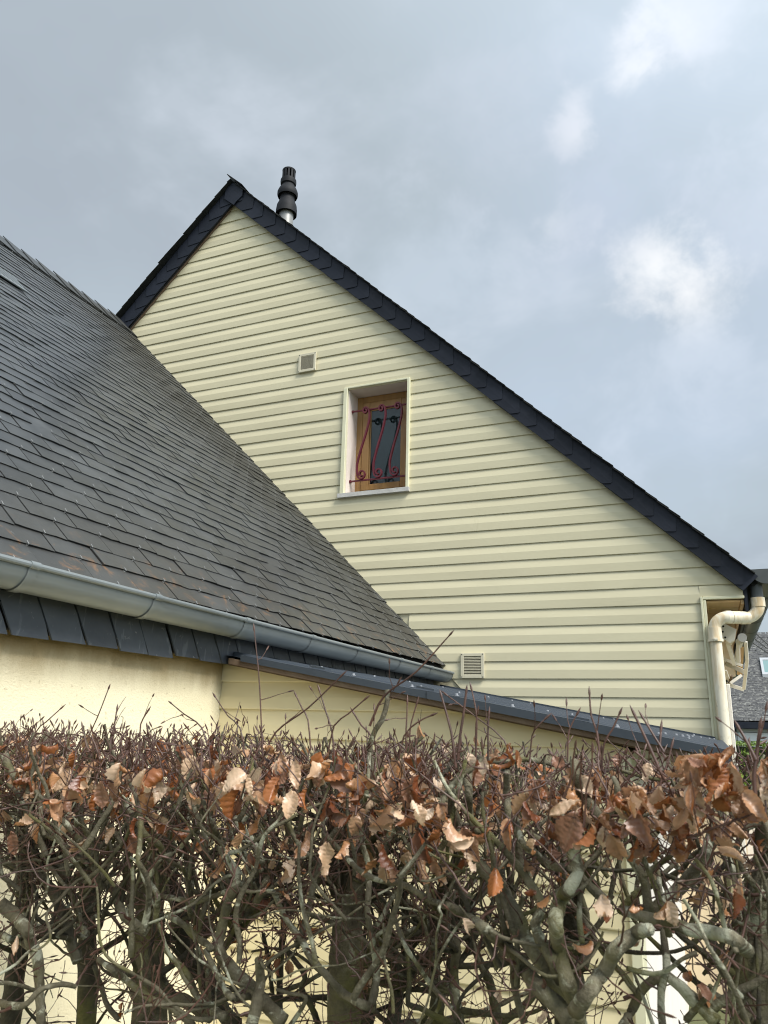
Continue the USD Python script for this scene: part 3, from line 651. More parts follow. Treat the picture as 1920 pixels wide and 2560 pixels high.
H = zt - zb
for pl_, pr_ in ((648, 742), (785, 874), (920, 1008)):
    xl_, xr_ = at(700 + pl_ / 3.318, 850 + 1060 / 3.318, GY)[0], at(700 + pr_ / 3.318, 850 + 620 / 3.318, GY)[0]
    rb_, rt_ = 0.040, 0.033
    th = np.linspace(math.pi * 3.7, math.pi, 34); q = (3.7 * math.pi - th) / (2.7 * math.pi)
    rad_ = 0.009 + (rb_ - 0.009) * q ** 0.8
    bot = [(xl_ + rb_ + r_ * math.cos(t), zb + 0.052 + 1.15 * r_ * math.sin(t)) for r_, t in zip(rad_, th)]
    th = np.linspace(0, math.pi * 2.6, 30); q = th / (2.6 * math.pi); rad_ = rt_ - (rt_ - 0.009) * q ** 0.8
    top = [(xr_ - rt_ + r_ * math.cos(t), zt - 0.012 + 1.15 * r_ * math.sin(t)) for r_, t in zip(rad_, th)]
    z1, z2 = bot[-1][1], top[0][1]
    body = [(xl_ + (xr_ - xl_) * (lambda q: 3 * q * q - 2 * q ** 3)(min(1, max(0, (t - .12) / .76))) + 0.007 * (math.exp(-((t - .90) / .10) ** 2) - math.exp(-((t - .12) / .10) ** 2)), z1 + (z2 - z1) * t) for t in np.linspace(0.03, 0.97, 30)]
    obj('scroll', up(strip(bot + body + top, 0.022, 0.013)), M['redpaint'], gr, smooth=30)


# vents in the siding
def wall_vent(x0, x1, z0, z1, n):
    vt = group_part('wall_vent', house)
    b = 0.024
    obj('back', up(box(x0 + .01, x1 - .01, -0.019, -0.012, z0 + .01, z1 - .01)), M['dark'], vt)
    for q in ((x0, x0 + b, z0, z1), (x1 - b, x1, z0, z1), (x0 + b, x1 - b, z1 - b, z1), (x0 + b, x1 - b, z0, z0 + b)):
        obj('frame', up(bevel_box(q[0], q[1], -0.030, -0.014, q[2], q[3], .002)), M['vent'], vt)
    h = (z1 - z0 - 2 * b) / n
    for i in range(n):
        z = z0 + b + i * h
        c = [[x0 + b, -.029, z + .001], [x1 - b, -.029, z + .001], [x0 + b, -.020, z + h * .40], [x1 - b, -.020, z + h * .40],
             [x0 + b, -.029, z + h * .42], [x1 - b, -.029, z + h * .42], [x0 + b, -.020, z + h * .75], [x1 - b, -.020, z + h * .75]]
        obj('louvre', up(hexa(c)), M['vent'], vt)
    for x in (x0 + .009, x1 - .009):
        for z in (z0 + .009, z1 - .009): obj('screw', up(tube([[x, -.032, z], [x, -.029, z]], .0035, 8)), M['dark'], vt)


wall_vent(-3.240, -3.060, 3.079, 3.262, 13)
wall_vent(-1.694, -1.515, 0.335, 0.518, 12)

# flue on the main roof
fl = group_part('chimney_flue', house)
FC = (-3.815, 0.50, 0)
zf = lambda y: 5.876 - (y - 195) * 0.00127
obj('pipe', up(lathe([(0.078, 5.0), (0.078, zf(600))], 28, FC)), M['fluepipe'], fl, smooth=40)
obj('cowl', up(lathe([(0.080, zf(640)), (0.114, zf(645)), (0.114, zf(600)), (0.108, zf(560)), (0.088, zf(520)), (0.080, zf(505)), (0.078, zf(480)), (0.084, zf(478)), (0.079, zf(470)), (0.084, zf(462)), (0.079, zf(455)),
                      (0.105, zf(468)), (0.113, zf(450)), (0.112, zf(425)), (0.098, zf(395)), (0.076, zf(370)), (0.070, zf(350)), (0.084, zf(345)), (0.088, zf(320)), (0.086, zf(300)), (0.070, zf(288)), (0.0, zf(288))], 32, FC)), M['flue'], fl, smooth=40)
for i in range(12):
    a = i * math.pi / 6
    c, s_ = math.cos(a), math.sin(a); q = []
    for z in (zf(290), zf(208)):
        for rr in (0.060, 0.072):
            for w in (-0.011, 0.011): q.append([FC[0] + rr * c - w * s_, FC[1] + rr * s_ + w * c, z])
    obj('cowl_slat', up(hexa(q)), M['flue'], fl)
obj('cowl_cap', up(lathe([(0.0, zf(205)), (0.073, zf(212)), (0.075, zf(200)), (0.066, zf(194)), (0.0, zf(190))], 28, FC)), M['flue'], fl, smooth=40)

# ------------------------------------------------------------------ wing with slate roof
wing = thing('slate_roofed_wing', 'low wing of the house with grey slate roof, zinc gutter and cream plaster wall', 'house wing')
WX = -1.95
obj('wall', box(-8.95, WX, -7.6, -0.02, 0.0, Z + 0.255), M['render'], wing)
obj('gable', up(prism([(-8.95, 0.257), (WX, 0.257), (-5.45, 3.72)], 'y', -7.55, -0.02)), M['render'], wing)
K = -1.403                     # roof plane: x + z = K (heights from the eye)
R2 = math.sqrt(2)
d_up = np.array([-1 / R2, 0, 1 / R2]); nrm = np.array([1 / R2, 0, 1 / R2])


def on_roof(s, y, h=0.0):
    z = s / R2; return np.array([K - z, y, z]) + nrm * h


S_EAVE, S_RIDGE = 0.596, 5.70
wroof = group_part('roof', wing)
A_, B_ = on_roof(0.57, 0, -0.022), on_roof(5.62, 0, -0.022)
obj('roof_deck', up(prism([(A_[0], A_[2]), (B_[0], B_[2]), (B_[0] - .02, B_[2] - .05), (A_[0] - .0, A_[2] - .03)], 'y', -7.7, -0.004)), M['dark'], wroof)
obj('roof_back', courses((-9.1, 0.30), (-5.43, 3.92), -7.7, -0.004, seed=5), M['roofedge'], wroof)


def slate(s, y0, y1, r, th=0.0060, length=0.235, taper=0.0):
    """One slate: ragged bottom edge proud of the course below, top end tucked in."""
    k = 6; ys = np.linspace(y0, y1, k)
    bot = s + 0.0020 * r.standard_normal(k) * np.array([.6, 1, 1, 1, 1, .6]) + 0.002 * r.standard_normal() ; tilt = 0.0015 * r.standard_normal(2)
    h0, h1 = 0.0125, 0.001
    V = []
    for i in range(k):
        t = tilt[0] + (tilt[1] - tilt[0]) * i / (k - 1)
        V += [on_roof(bot[i], ys[i], h0 + t), on_roof(bot[i] + 0.003, ys[i], h0 + t - th), on_roof(s + length, ys[i], h1 + t), on_roof(s + length, ys[i], h1 + t - th)]
    F = []
    for i in range(k - 1):
        a = i * 4; b = a + 4
        F += [[a, b, b + 2], [a, b + 2, a + 2], [a, a + 1, b + 1], [a, b + 1, b]]
    e = (k - 1) * 4
    F += [[0, 2, 3], [0, 3, 1], [e, e + 3, e + 2], [e, e + 1, e + 3]]
    return np.array(V), np.array(F)


r_s = np.random.default_rng(21)
slates, hooks, dirt = [], [], []
SW = 0.2165
for i in range(51):
    s = S_EAVE + 0.1 * i + 0.002 * r_s.standard_normal()
    if s > 5.58: break
    off = -3.873 - SW / 2 + (0 if i % 2 else SW / 2)          # joint position of the odd courses
    j0 = int(math.floor((-7.7 - off) / SW)); j1 = int(math.ceil((-0.004 - off) / SW))
    for j in range(j0, j1):
        a, b = off + j * SW + 0.0027 + 0.001 * r_s.standard_normal(), off + (j + 1) * SW - 0.0027 + 0.001 * r_s.standard_normal()
        b = min(b, -0.006)
        if b - a < 0.03 or a < -6.2: continue
        ctr = np.array(on_roof(s, (a + b) / 2)) + [0, 0, Z]
        dist = np.linalg.norm(ctr - EYE); dv = ctr - EYE
        px = 960 + CF * (dv @ RT) / (dv @ FW); vis = (dv @ FW) > 0 and px > -120
        slates.append((dist if vis else dist + 100, slate(s, a, b, r_s), ctr))
        if vis:
            g0, g1 = a - 0.0058, a - 0.0004
            dirt.append((np.array([on_roof(s + .001, g0, .0118), on_roof(s + .001, g1, .0118), on_roof(s + .102, g1, .0065), on_roof(s + .102, g0, .0065)]), np.array([[0, 1, 2], [0, 2, 3]])))  # dark strip in the joint: dirt together with painted gap shadow
            y = (a + b) / 2 + 0.003 * r_s.standard_normal()
            c = on_roof(s - 0.006, y, 0.016)
            hooks.append(tube([on_roof(s + 0.004, y, 0.008), on_roof(s - 0.0045, y, 0.009), on_roof(s - 0.005, y, 0.0165), on_roof(s + 0.010, y, 0.0175)], 0.0016, 5))
slates.sort(key=lambda q: q[0])
for q in slates[:300]: obj('slate', up(q[1]), M['slate'], wroof)
obj('far_slates', up(cat_mesh([q[1] for q in slates[300:]])), M['slate'], wroof, kind='stuff')
obj('joint_moss', up(cat_mesh(dirt)), mat('joint_moss', (0.010, 0.010, 0.009), 0.95, spec=0.1), wroof, kind='stuff')  # near-black colour holds both joint dirt and the shadow of the gaps
obj('slate_hooks', up(cat_mesh(hooks)), M['hook'], wroof, kind='stuff')
# ridge course: lapped slates whose heads stand over the ridge like teeth
r_g = np.random.default_rng(4); y = -6.2
while y < -0.05:
    w = 0.225; rot = 0.045 + 0.006 * r_g.standard_normal()
    y1 = min(y + w, -0.006); hh = 5.70 + 0.006 * r_g.standard_normal()
    c = [on_roof(5.42 + rot * .3, y, .024), on_roof(5.40, y1, .012), on_roof(hh + rot, y, .026), on_roof(hh - .02, y1, .014),
         on_roof(5.42 + rot * .3, y, .032), on_roof(5.40, y1, .020), on_roof(hh + rot, y, .034), on_roof(hh - .02, y1, .022)]
    obj('ridge_slate', up(hexa(c)), M['slate'], wroof)
    y += 0.188 + 0.008 * r_g.standard_normal()
# metal roof vent let into the slates
rv = group_part('roof_vent', wing)
o, yv0, yv1 = 4.20, -2.42, -2.10
obj('plate', up(hexa([on_roof(o - .06, yv0, .020), on_roof(o - .06, yv1, .020), on_roof(o + .19, yv0, .016), on_roof(o + .19, yv1, .016), on_roof(o - .06, yv0, .024), on_roof(o - .06, yv1, .024), on_roof(o + .19, yv0, .02), on_roof(o + .19, yv1, .02)])), M['dark'], rv)
for i in range(9):
    y_ = yv0 + 0.016 + i * 0.036
    obj('bar', up(tube([on_roof(o - .05, y_, .026), on_roof(o + .17, y_ , .024)], 0.006, 6)), M['ventmetal'], rv)
obj('lip', up(hexa([on_roof(o - .075, yv0, .022), on_roof(o - .075, yv1, .022), on_roof(o - .052, yv0, .022), on_roof(o - .052, yv1, .022), on_roof(o - .075, yv0, .03), on_roof(o - .075, yv1, .03), on_roof(o - .052, yv0, .032), on_roof(o - .052, yv1, .032)])), M['ventmetal'], rv)

# eave: fascia slates hung slantwise, gutter with bands
obj('fascia_board', up(box(-1.948, -1.916, -7.6, -0.01, 0.245, 0.44)), M['dark'], wing)
r_f = np.random.default_rng(9)
for i in range(48):
    y1 = -0.02 - i * 0.1545 + 0.0015 * r_f.standard_normal(); y0 = y1 - 0.165
    zb0 = 0.226 + 0.0015 * r_f.standard_normal() + (0.007 if r_f.random() < .15 else 0)
    if y1 < -7.5: break
    top, sh = 0.41, 0.115; fo = 0.0005 * r_f.standard_normal()
    k = 5; V = []
    for t in np.linspace(0, 1, k):
        z = zb0 + (top - zb0) * t; jj = 0.002 * r_f.standard_normal()
        ya, yb = y0 - sh * t + 0.0205, y1 - sh * t + jj
        if t == 0: yb -= 0.004
        V += [[-1.8945 + fo, ya, z], [-1.8945 + fo, yb, z], [-1.9005, ya, z], [-1.9005, yb, z]]
    F = []
    for q in range(k - 1):
        a = q * 4; b = a + 4
        F += [[a, a + 1, b + 1], [a, b + 1, b], [a + 1, a + 3, b + 3], [a + 1, b + 3, b + 1], [a + 3, a + 2, b + 2], [a + 3, b + 2, b + 3], [a + 2, a, b], [a + 2, b, b + 2]]
    F += [[0, 2, 3], [0, 3, 1]]
    obj('fascia_slate', up((np.array(V), np.array(F))), M['fascia'], wing)
GC, GR = -1.818, 0.067
zg = lambda y: 0.3905 + (y + 2.2) * -0.0098
wg = obj('gutter', up(half_pipe(GC, GR, -7.6, -0.035, zg(-7.6), zg(-.035))), M['zinc'], wing, smooth=35)
obj('end_cap', up(half_disc(GC, GR + .001, -0.036, zg(0))), M['zincdark'], wg)
for y in (-6.25, -5.68, -5.11, -4.53, -3.962, -3.422, -2.848, -2.262, -1.722, -1.09, -0.52):
    w = 0.034
    obj('seam_band', up(cat_mesh([half_pipe(GC, GR + .0035, y - w / 2, y + w / 2, zg(y), zg(y) - 1e-4, bead=0), tube([[GC + GR + .003, y - w / 2, zg(y) + .002], [GC + GR + .003, y + w / 2, zg(y) + .002]], 0.0118, 12)])), M['zinc'], wg, smooth=35)

# ------------------------------------------------------------------ lean-to with metal roof
lean = thing('lean_to', 'low lean-to with cream clapboards under a dark ribbed metal roof', 'lean-to')
LY, LX1 = -2.70, -0.27


def lroof(x): return 0.262 - 0.174 * (x + 1.872)


for k in range(-14, 3):
    z0 = 0.044 + 0.1125 * k; z1 = z0 + 0.1125
    xr_ = lambda z: min(LX1, (0.225 - z) / 0.174 - 1.872 if z > -0.02 else 9)
    pr = [(LY, z1 + .003), (LY - .010, z0 + 0.05), (LY - .0115, z0 + .004), (LY - .010, z0), (LY + .003, z0 + .001)]
    if xr_(z0) - WX > 0.05: obj('siding_board', loft(pr, lambda z: WX + .002, xr_, 0.4, .0006), M['siding_flat'], lean)
obj('wall', up(prism([(WX + .004, -1.6), (LX1, -1.6), (LX1, lroof(LX1) - .06), (WX + .004, lroof(WX) - .06)], 'y', LY + .004, LY + .12)), M['siding_flat'], lean)
obj('end_wall', up(prism([(LY + .124, -1.6), (-0.014, -1.6), (-0.014, lroof(LX1) - .06), (LY + .124, lroof(LX1) - .06)], 'x', LX1 - .12, LX1)), M['white'], lean)
obj('corner_trim', up(bevel_box(LX1 - .03, LX1 + .006, LY - .022, LY + .10, -1.6, lroof(LX1) - .075)), M['trim'], lean)
# ribbed sheet: profile across y, run down the slope along x
prof = []
y = LY - 0.075
while y < -0.03:
    prof += [(y, 0.0), (y + .05, 0.0), (y + .062, 0.020), (y + .098, 0.020), (y + .11, 0.0), (y + .19, 0.0), (y + 0.195, 0.005), (y + .205, 0.005), (y + .21, 0)]
    y += 0.30
prof.append((min(y, -0.018), 0.0)); prof = np.array([(min(p[0], -0.018), p[1]) for p in prof])
xs = np.linspace(-1.89, 0.015, 8); V = []
for x in xs:
    for py_, h in prof: V += [[x, py_, lroof(x) + h]]
k = len(prof); F = []
for i in range(len(xs) - 1):
    for j in range(k - 1):
        a, b, c, d = i * k + j, (i + 1) * k + j, (i + 1) * k + j + 1, i * k + j + 1; F += [[a, b, c], [a, c, d]]
lr = obj('roof', up((np.array(V), np.array(F))), M['steel'], lean)


def sloped(x0, x1, y0, y1, h0, h1):
    return hexa([[x0, y0, lroof(x0) + h0], [x1, y0, lroof(x1) + h0], [x0, y1, lroof(x0) + h0], [x1, y1, lroof(x1) + h0], [x0, y0, lroof(x0) + h1], [x1, y0, lroof(x1) + h1], [x0, y1, lroof(x0) + h1], [x1, y1, lroof(x1) + h1]])


# verge flashing in two lengths, plywood edge and batten beneath
obj('edge_flashing', up(cat_mesh([sloped(-1.80, -0.93, -2.800, -2.797, -.014, .012), sloped(-1.80, -0.93, -2.797, -2.72, .0105, .0125)])), M['steel'], lr)
obj('edge_flashing', up(cat_mesh([sloped(-0.97, 0.02, -2.804, -2.801, -.014, .0145), sloped(-0.97, 0.02, -2.801, -2.72, .013, .015)])), M['steel'], lr)
pl = sloped(-1.86, 0.0, -2.792, -2.772, -.034, -.010); obj('board_edge', up(pl), M['ply'], lr)
obj('board', up(sloped(-1.88, 0.0, -2.771, -0.02, -.040, -.012)), M['ply'], lr)
obj('wall_flashing', up(sloped(-1.85, 0.01, -0.050, -0.020, .014, .030)), M['steel'], lr)
obj('end_gutter', up(box(0.016, 0.05, -2.79, -0.02, lroof(0) - .055, lroof(0) + .010)), M['steel'], lr)
r_b = np.random.default_rng(3)
sc = [(x, -2.735) for x in (-1.52, -1.28, -1.06, -0.87, -0.66, -0.30)] + [(x, y) for y in (-2.37, -1.81, -1.26, -0.7, -0.14) for x in (-1.62, -1.15, -0.6, -0.12)] + [(-0.2 + .028 * i, -2.55 + 0.3 * i) for i in range(8)]
for x, y in sc:
    x += 0.01 * r_b.standard_normal(); z = lroof(x) + .015 + (0.001 if y < -2.6 else -.0005)
    obj('screw', up(cat_mesh([lathe([(0.010, z), (0.010, z + .0025), (0.006, z + .003), (0.006, z + .009), (0.0, z + .010)], 10, (x, y, 0))])), M['screw'], lr)
for x in (-1.44, -0.98, -0.42): obj('clip', up(sloped(x - .035, x + .035, -2.795, -2.74, .0185, .026)), M['steel'], lr)

# ------------------------------------------------------------------ folded awning under the eave
aw = thing('folded_awning', 'folded cream awning with jointed arms fixed beneath the wooden soffit', 'awning')
AY0, AY1 = 0.32, 4.6
obj('roller', up(tube([[0.118, AY0 + .02, 0.674], [0.118, AY1, 0.674]], 0.050, 24)), M['cloth'], aw, smooth=40)
obj('end_plate', up(tube([[0.122, AY0 - .012, 0.674], [0.122, AY0 + .018, 0.674]], 0.058, 28)), M['awning'], aw, smooth=40)
for dx, dz in ((0.0, 0.0), (0.012, -0.04), (0.006, 0.038)): obj('bolt', up(tube([[0.122 + dx, AY0 - .018, .674 + dz], [0.122 + dx, AY0 - .011, .674 + dz]], 0.007, 8)), M['dark'], aw)
obj('side_bracket', up(prism([(0.150, 0.725), (0.212, 0.690), (0.196, 0.622), (0.160, 0.598), (0.138, 0.615)], 'y', AY0 - .005, AY0 + .16)), M['awning'], aw)
obj('cassette', up(prism([(0.160, 0.715), (0.205, 0.690), (0.200, 0.672), (0.158, 0.69)], 'y', AY0 + .17, AY1)), M['awning'], aw)
obj('front_bar', up(prism([(0.228, 0.60), (0.250, 0.606), (0.258, 0.635), (0.250, 0.662), (0.232, 0.655)], 'y', AY0 + .1, AY1)), M['awning'], aw)
obj('bar_cap', up(tube([[0.246, AY0 + .06, 0.640], [0.246, AY0 + .1, 0.640]], 0.030, 20)), mat('grey_cap', (0.36, 0.36, 0.35), 0.5), aw, smooth=40)
def aw_bar(name, a_, b_, Ya, Yb, w, m):
    p, q = at(*a_, Ya), at(*b_, Yb); d = (q - p) / np.linalg.norm(q - p); side = np.cross(d, [0.2, 1, 0.1]); side /= np.linalg.norm(side); up_ = np.cross(side, d)
    c = [p + i * side * w / 2 + j * up_ * w * .35 for j in (-1, 1) for i in (-1, 1)] + [q + i * side * w / 2 + j * up_ * w * .35 for j in (-1, 1) for i in (-1, 1)]
    import manifold3d as m3
    h = m3.Manifold.hull_points(np.array(c)).to_mesh(); obj(name, (h.vert_properties[:, :3], h.tri_verts), m, aw)


aw_bar('end_rail', (1864, 1604), (1868, 1650), 0.42, 0.55, .022, M['awning']); aw_bar('end_rail', (1868, 1650), (1860, 1722), 0.55, 0.80, .022, M['awning'])
aw_bar('arm', (1818, 1602), (1836, 1662), 0.45, 0.62, .026, M['awning']); aw_bar('arm', (1845, 1606), (1846, 1656), 0.50, 0.62, .024, M['awning'])
aw_bar('cross_brace', (1814, 1658), (1866, 1682), 0.66, 0.72, .030, mat('dull_bar', (0.42, 0.38, 0.31), .5, var=(0.33, 0.29, 0.22), scale=15))
aw_bar('cross_brace', (1810, 1648), (1856, 1664), 0.64, 0.66, .018, M['awning'])
aw_bar('cross_brace', (1816, 1710), (1860, 1724), 0.82, 0.84, .026, M['awning']); aw_bar('cross_brace', (1826, 1708), (1854, 1688), 0.78, 0.80, .020, M['awning'])
aw_bar('cross_brace', (1830, 1690), (1822, 1712), 0.76, 0.86, .018, M['ply']); aw_bar('cross_brace', (1814, 1676), (1824, 1706), 0.74, 0.84, .016, M['awning'])
ps = [at(1812, 1606, .60), at(1832, 1614, .60), at(1840, 1690, .92), at(1812, 1700, .92)]
obj('folded_cloth', (np.array(ps + [p + [0, .02, 0] for p in ps]), np.array([[0, 1, 2], [0, 2, 3], [4, 6, 5], [4, 7, 6], [0, 4, 5], [0, 5, 1], [1, 5, 6], [1, 6, 2], [2, 6, 7], [2, 7, 3], [3, 7, 4], [3, 4, 0]])), M['cloth'], aw)
ps = [at(1846, 1612, .75), at(1860, 1618, .75), at(1856, 1690, 1.0), at(1842, 1686, 1.0)]
obj('side_panel', (np.array(ps + [p + [0, .02, 0] for p in ps]), np.array([[0, 1, 2], [0, 2, 3], [4, 6, 5], [4, 7, 6], [0, 4, 5], [0, 5, 1], [1, 5, 6], [1, 6, 2], [2, 6, 7], [2, 7, 3], [3, 7, 4], [3, 4, 0]])), M['wood'], aw)
obj('arm_joint', tube([at(1847, 1604, .44), at(1847, 1604, .50)], 0.022, 14), M['awning'], aw, smooth=40)

# ------------------------------------------------------------------ neighbour beyond the garden
nb = thing('neighbour_house', 'distant house with grey slate roof, skylight and white garage door', 'house')
NY, NZ0 = 22.0, 0.33
obj('wall', up(box(-6, 14, NY + .35, NY + 6, -1.6, NZ0 + .12)), M['nwall'], nb)
obj('gable', up(prism([(NY + .35, NZ0 + .122), (NY + 6, NZ0 + .122), (NY + 3.12, NZ0 + 2.85)], 'x', -5.9, 13.9)), M['nwall'], nb)
nr = group_part('roof', nb)
rr = np.random.default_rng(8); ms, near = [], []
for i in range(38):
    s0 = i * 0.115
    for j in range(140):
        x0 = -6.3 + j * 0.148 + (0.074 if i % 2 else 0) + .01 * rr.standard_normal()
        y_, z_ = NY + s0 / R2, NZ0 + s0 / R2; L = 0.22 / R2; h = 0.012 + .006 * rr.standard_normal()
        c = [[x0, y_, z_ + h], [x0 + .142, y_, z_ + h + .004 * rr.standard_normal()], [x0, y_ + L, z_ + L], [x0 + .142, y_ + L, z_ + L],
             [x0, y_, z_ + h + .012], [x0 + .142, y_, z_ + h + .012], [x0, y_ + L, z_ + L + .01], [x0 + .142, y_ + L, z_ + L + .01]]
        ms.append(hexa(c))
obj('roof_slates', up(cat_mesh(ms)), M['nslate'], nr, kind='stuff')
obj('roof_deck', up(prism([(NY + .02, NZ0 - .02), (NY + 3.12, NZ0 + 3.08), (NY + 6.4, NZ0 - .1), (NY + 6.3, NZ0 - .2), (NY + 3.12, NZ0 + 2.95), (NY + .1, NZ0 - .1)], 'x', -6.3, 14.3)), M['roofedge'], nr)
obj('eave_board', up(box(-6.3, 14.3, NY - .02, NY + .05, NZ0 - .22, NZ0 - .02)), M['verge'], nb)
p0 = at(1843, 1830, NY + .3); gd = group_part('garage_door', nb)
for i in range(8): obj('door_panel', bevel_box(p0[0], p0[0] + 2.6, NY + .29, NY + .34, max(.02, p0[2] - .27 * (i + 1)), p0[2] - .27 * i - .015, .008), M['ndoor'], gd)
obj('door_frame', cat_mesh([box(p0[0] - .12, p0[0] - .01, NY + .26, NY + .36, 0, p0[2] + .1), box(p0[0] - .12, p0[0] + 2.7, NY + .26, NY + .36, p0[2] + .005, p0[2] + .1), box(p0[0] + 2.61, p0[0] + 2.7, NY + .26, NY + .36, 0, p0[2])]), M['nwall'], gd)
sk = group_part('skylight', nb)
q0 = at(1907, 1700, NY + 1.6); zr = lambda y: NZ0 + (y - NY)
def sky_box(x0, x1, y0, y1, h0, h1): return up(hexa([[x0, y0, zr(y0) + h0], [x1, y0, zr(y0) + h0], [x0, y1, zr(y1) + h0], [x1, y1, zr(y1) + h0], [x0, y0, zr(y0) + h1], [x1, y0, zr(y0) + h1], [x0, y1, zr(y1) + h1], [x1, y1, zr(y1) + h1]]))
ya, yb, xa, xb = NY + 1.45, NY + 2.05, q0[0], q0[0] + .8
for b in ((xa, xa + .08, ya, yb), (xb - .08, xb, ya, yb), (xa + .08, xb - .08, ya, ya + .07), (xa + .08, xb - .08, yb - .07, yb)): obj('frame', sky_box(*b, .02, .12), M['nwall'], sk)
obj('pane', sky_box(xa + .08, xb - .08, ya + .07, yb - .07, .05, .09), mat('skylight_glass', (0.16, 0.26, 0.26), 0.05, spec=0.8), sk)

hedge_far = thing('clipped_green_hedge', 'clipped bright green hedge in front of the distant house', 'hedge')
r_h = np.random.default_rng(14); NL = 9000
lo, hi = np.array([0.2, 10.0, 0.0]), np.array([7.0, 10.9, Z - 0.17])
P = lo + (hi - lo) * r_h.random((NL, 3)); face = r_h.integers(0, 3, NL)
P[face == 0, 1] = lo[1] + .06 * r_h.random((face == 0).sum()); P[face == 1, 2] = hi[2] - .07 * r_h.random((face == 1).sum()); P[face == 2, 1] = lo[1] + .2 * r_h.random((face == 2).sum())
a = r_h.standard_normal((NL, 3)); a /= np.linalg.norm(a, axis=1, keepdims=True); b = np.cross(a, r_h.standard_normal((NL, 3))); b /= np.linalg.norm(b, axis=1, keepdims=True)
V = np.stack([P - a * .03, P + b * .018, P + a * .035, P - b * .018], 1).reshape(-1, 3); i4 = np.arange(NL)[:, None] * 4
obj('foliage', (V, np.vstack([i4 + [0, 1, 2], i4 + [0, 2, 3]])), M['conifer'], hedge_far)
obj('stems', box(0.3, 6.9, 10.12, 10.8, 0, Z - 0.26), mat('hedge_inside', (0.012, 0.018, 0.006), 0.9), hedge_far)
lw = obj('garden_wall', bevel_box(0.16, 3.0, 1.4, 1.65, 0, Z - 0.62, .01), M['white'], label='low pale plaster garden wall beyond the downpipe', cat='wall')
bs = thing('garden_shrub', 'small dark green shrub standing behind the pale garden wall', 'shrub')
NL = 2600; P = np.array([1.0, 2.6, 0.75]) + r_h.standard_normal((NL, 3)) * [.45, .3, .22]
a = r_h.standard_normal((NL, 3)); a /= np.linalg.norm(a, axis=1, keepdims=True); b = np.cross(a, r_h.standard_normal((NL, 3))); b /= np.linalg.norm(b, axis=1, keepdims=True)
V = np.stack([P - a * .03, P + b * .018, P + a * .035, P - b * .018], 1).reshape(-1, 3); i4 = np.arange(NL)[:, None] * 4
obj('foliage', (V, np.vstack([i4 + [0, 1, 2], i4 + [0, 2, 3]])), M['conifer'], bs)
obj('stem', tube([[1.0, 2.6, 0], [1.02, 2.6, .4], [.98, 2.62, .9]], [.03, .025, .01], 8), M['bark'], bs)
for i in range(3):
    a, b = at(1990 + 12 * i, 1660 + 8 * i, 26.0), np.array([0.318, 1.7 + .5 * i, Z + .93])
    t = np.linspace(0, 1, 24); pts = a + np.outer(t, b - a); pts[:, 2] -= 0.10 * (1 - (2 * t - 1) ** 2)
    obj('overhead_cable', tube(pts, 0.005, 6), M['cable'], label=['left', 'middle', 'right'][i] + ' one of three thin black cables reaching the eave beside the right-hand gutter', cat='cable', group='overhead cables')

# ------------------------------------------------------------------ beech hedge: one thing per plant
S1, S4 = 2.592, 3.19
PAN = {1: (0, 1900, S1), 2: (480, 1900, S1), 3: (960, 1900, S1), 4: (1400, 1900, S4)}
# plant, panel, depth plane, width at start and end (panel px), course; widths are seen widths
TRUNKS = [
 (0, 1, -4.02, 115, 60, [(40, 1711), (90, 1300), (125, 1000), (150, 600), (165, 250), (150, 60)]),
 (1, 1, -3.95, 112, 66, [(535, 1740), (540, 1300), (540, 1000), (545, 720), (525, 560), (470, 400), (440, 250), (460, 120)]),
 (2, 1, -3.95, 205, 60, [(940, 1740), (945, 1400), (950, 1000), (970, 720), (1050, 520), (1130, 360), (1190, 220), (1230, 60)]),
 (3, 2, -4.00, 215, 120, [(968, 1740), (980, 1300), (998, 950), (1010, 760), (1050, 560), (1062, 440)]),
 (4, 2, -3.86, 84, 60, [(1285, 1740), (1320, 1500), (1290, 1320), (1250, 1200), (1230, 1000), (1190, 900), (1165, 700), (1180, 450)]),
 (5, 3, -3.92, 170, 80, [(1185, 1740), (1190, 1300), (1190, 1000), (1200, 800), (1180, 550), (1210, 300), (1190, 120)]),
 (6, 4, -4.08, 275, 120, [(1500, 2140), (1500, 1750), (1520, 1400), (1570, 1150), (1600, 900), (1630, 500), (1640, 260)]),
]
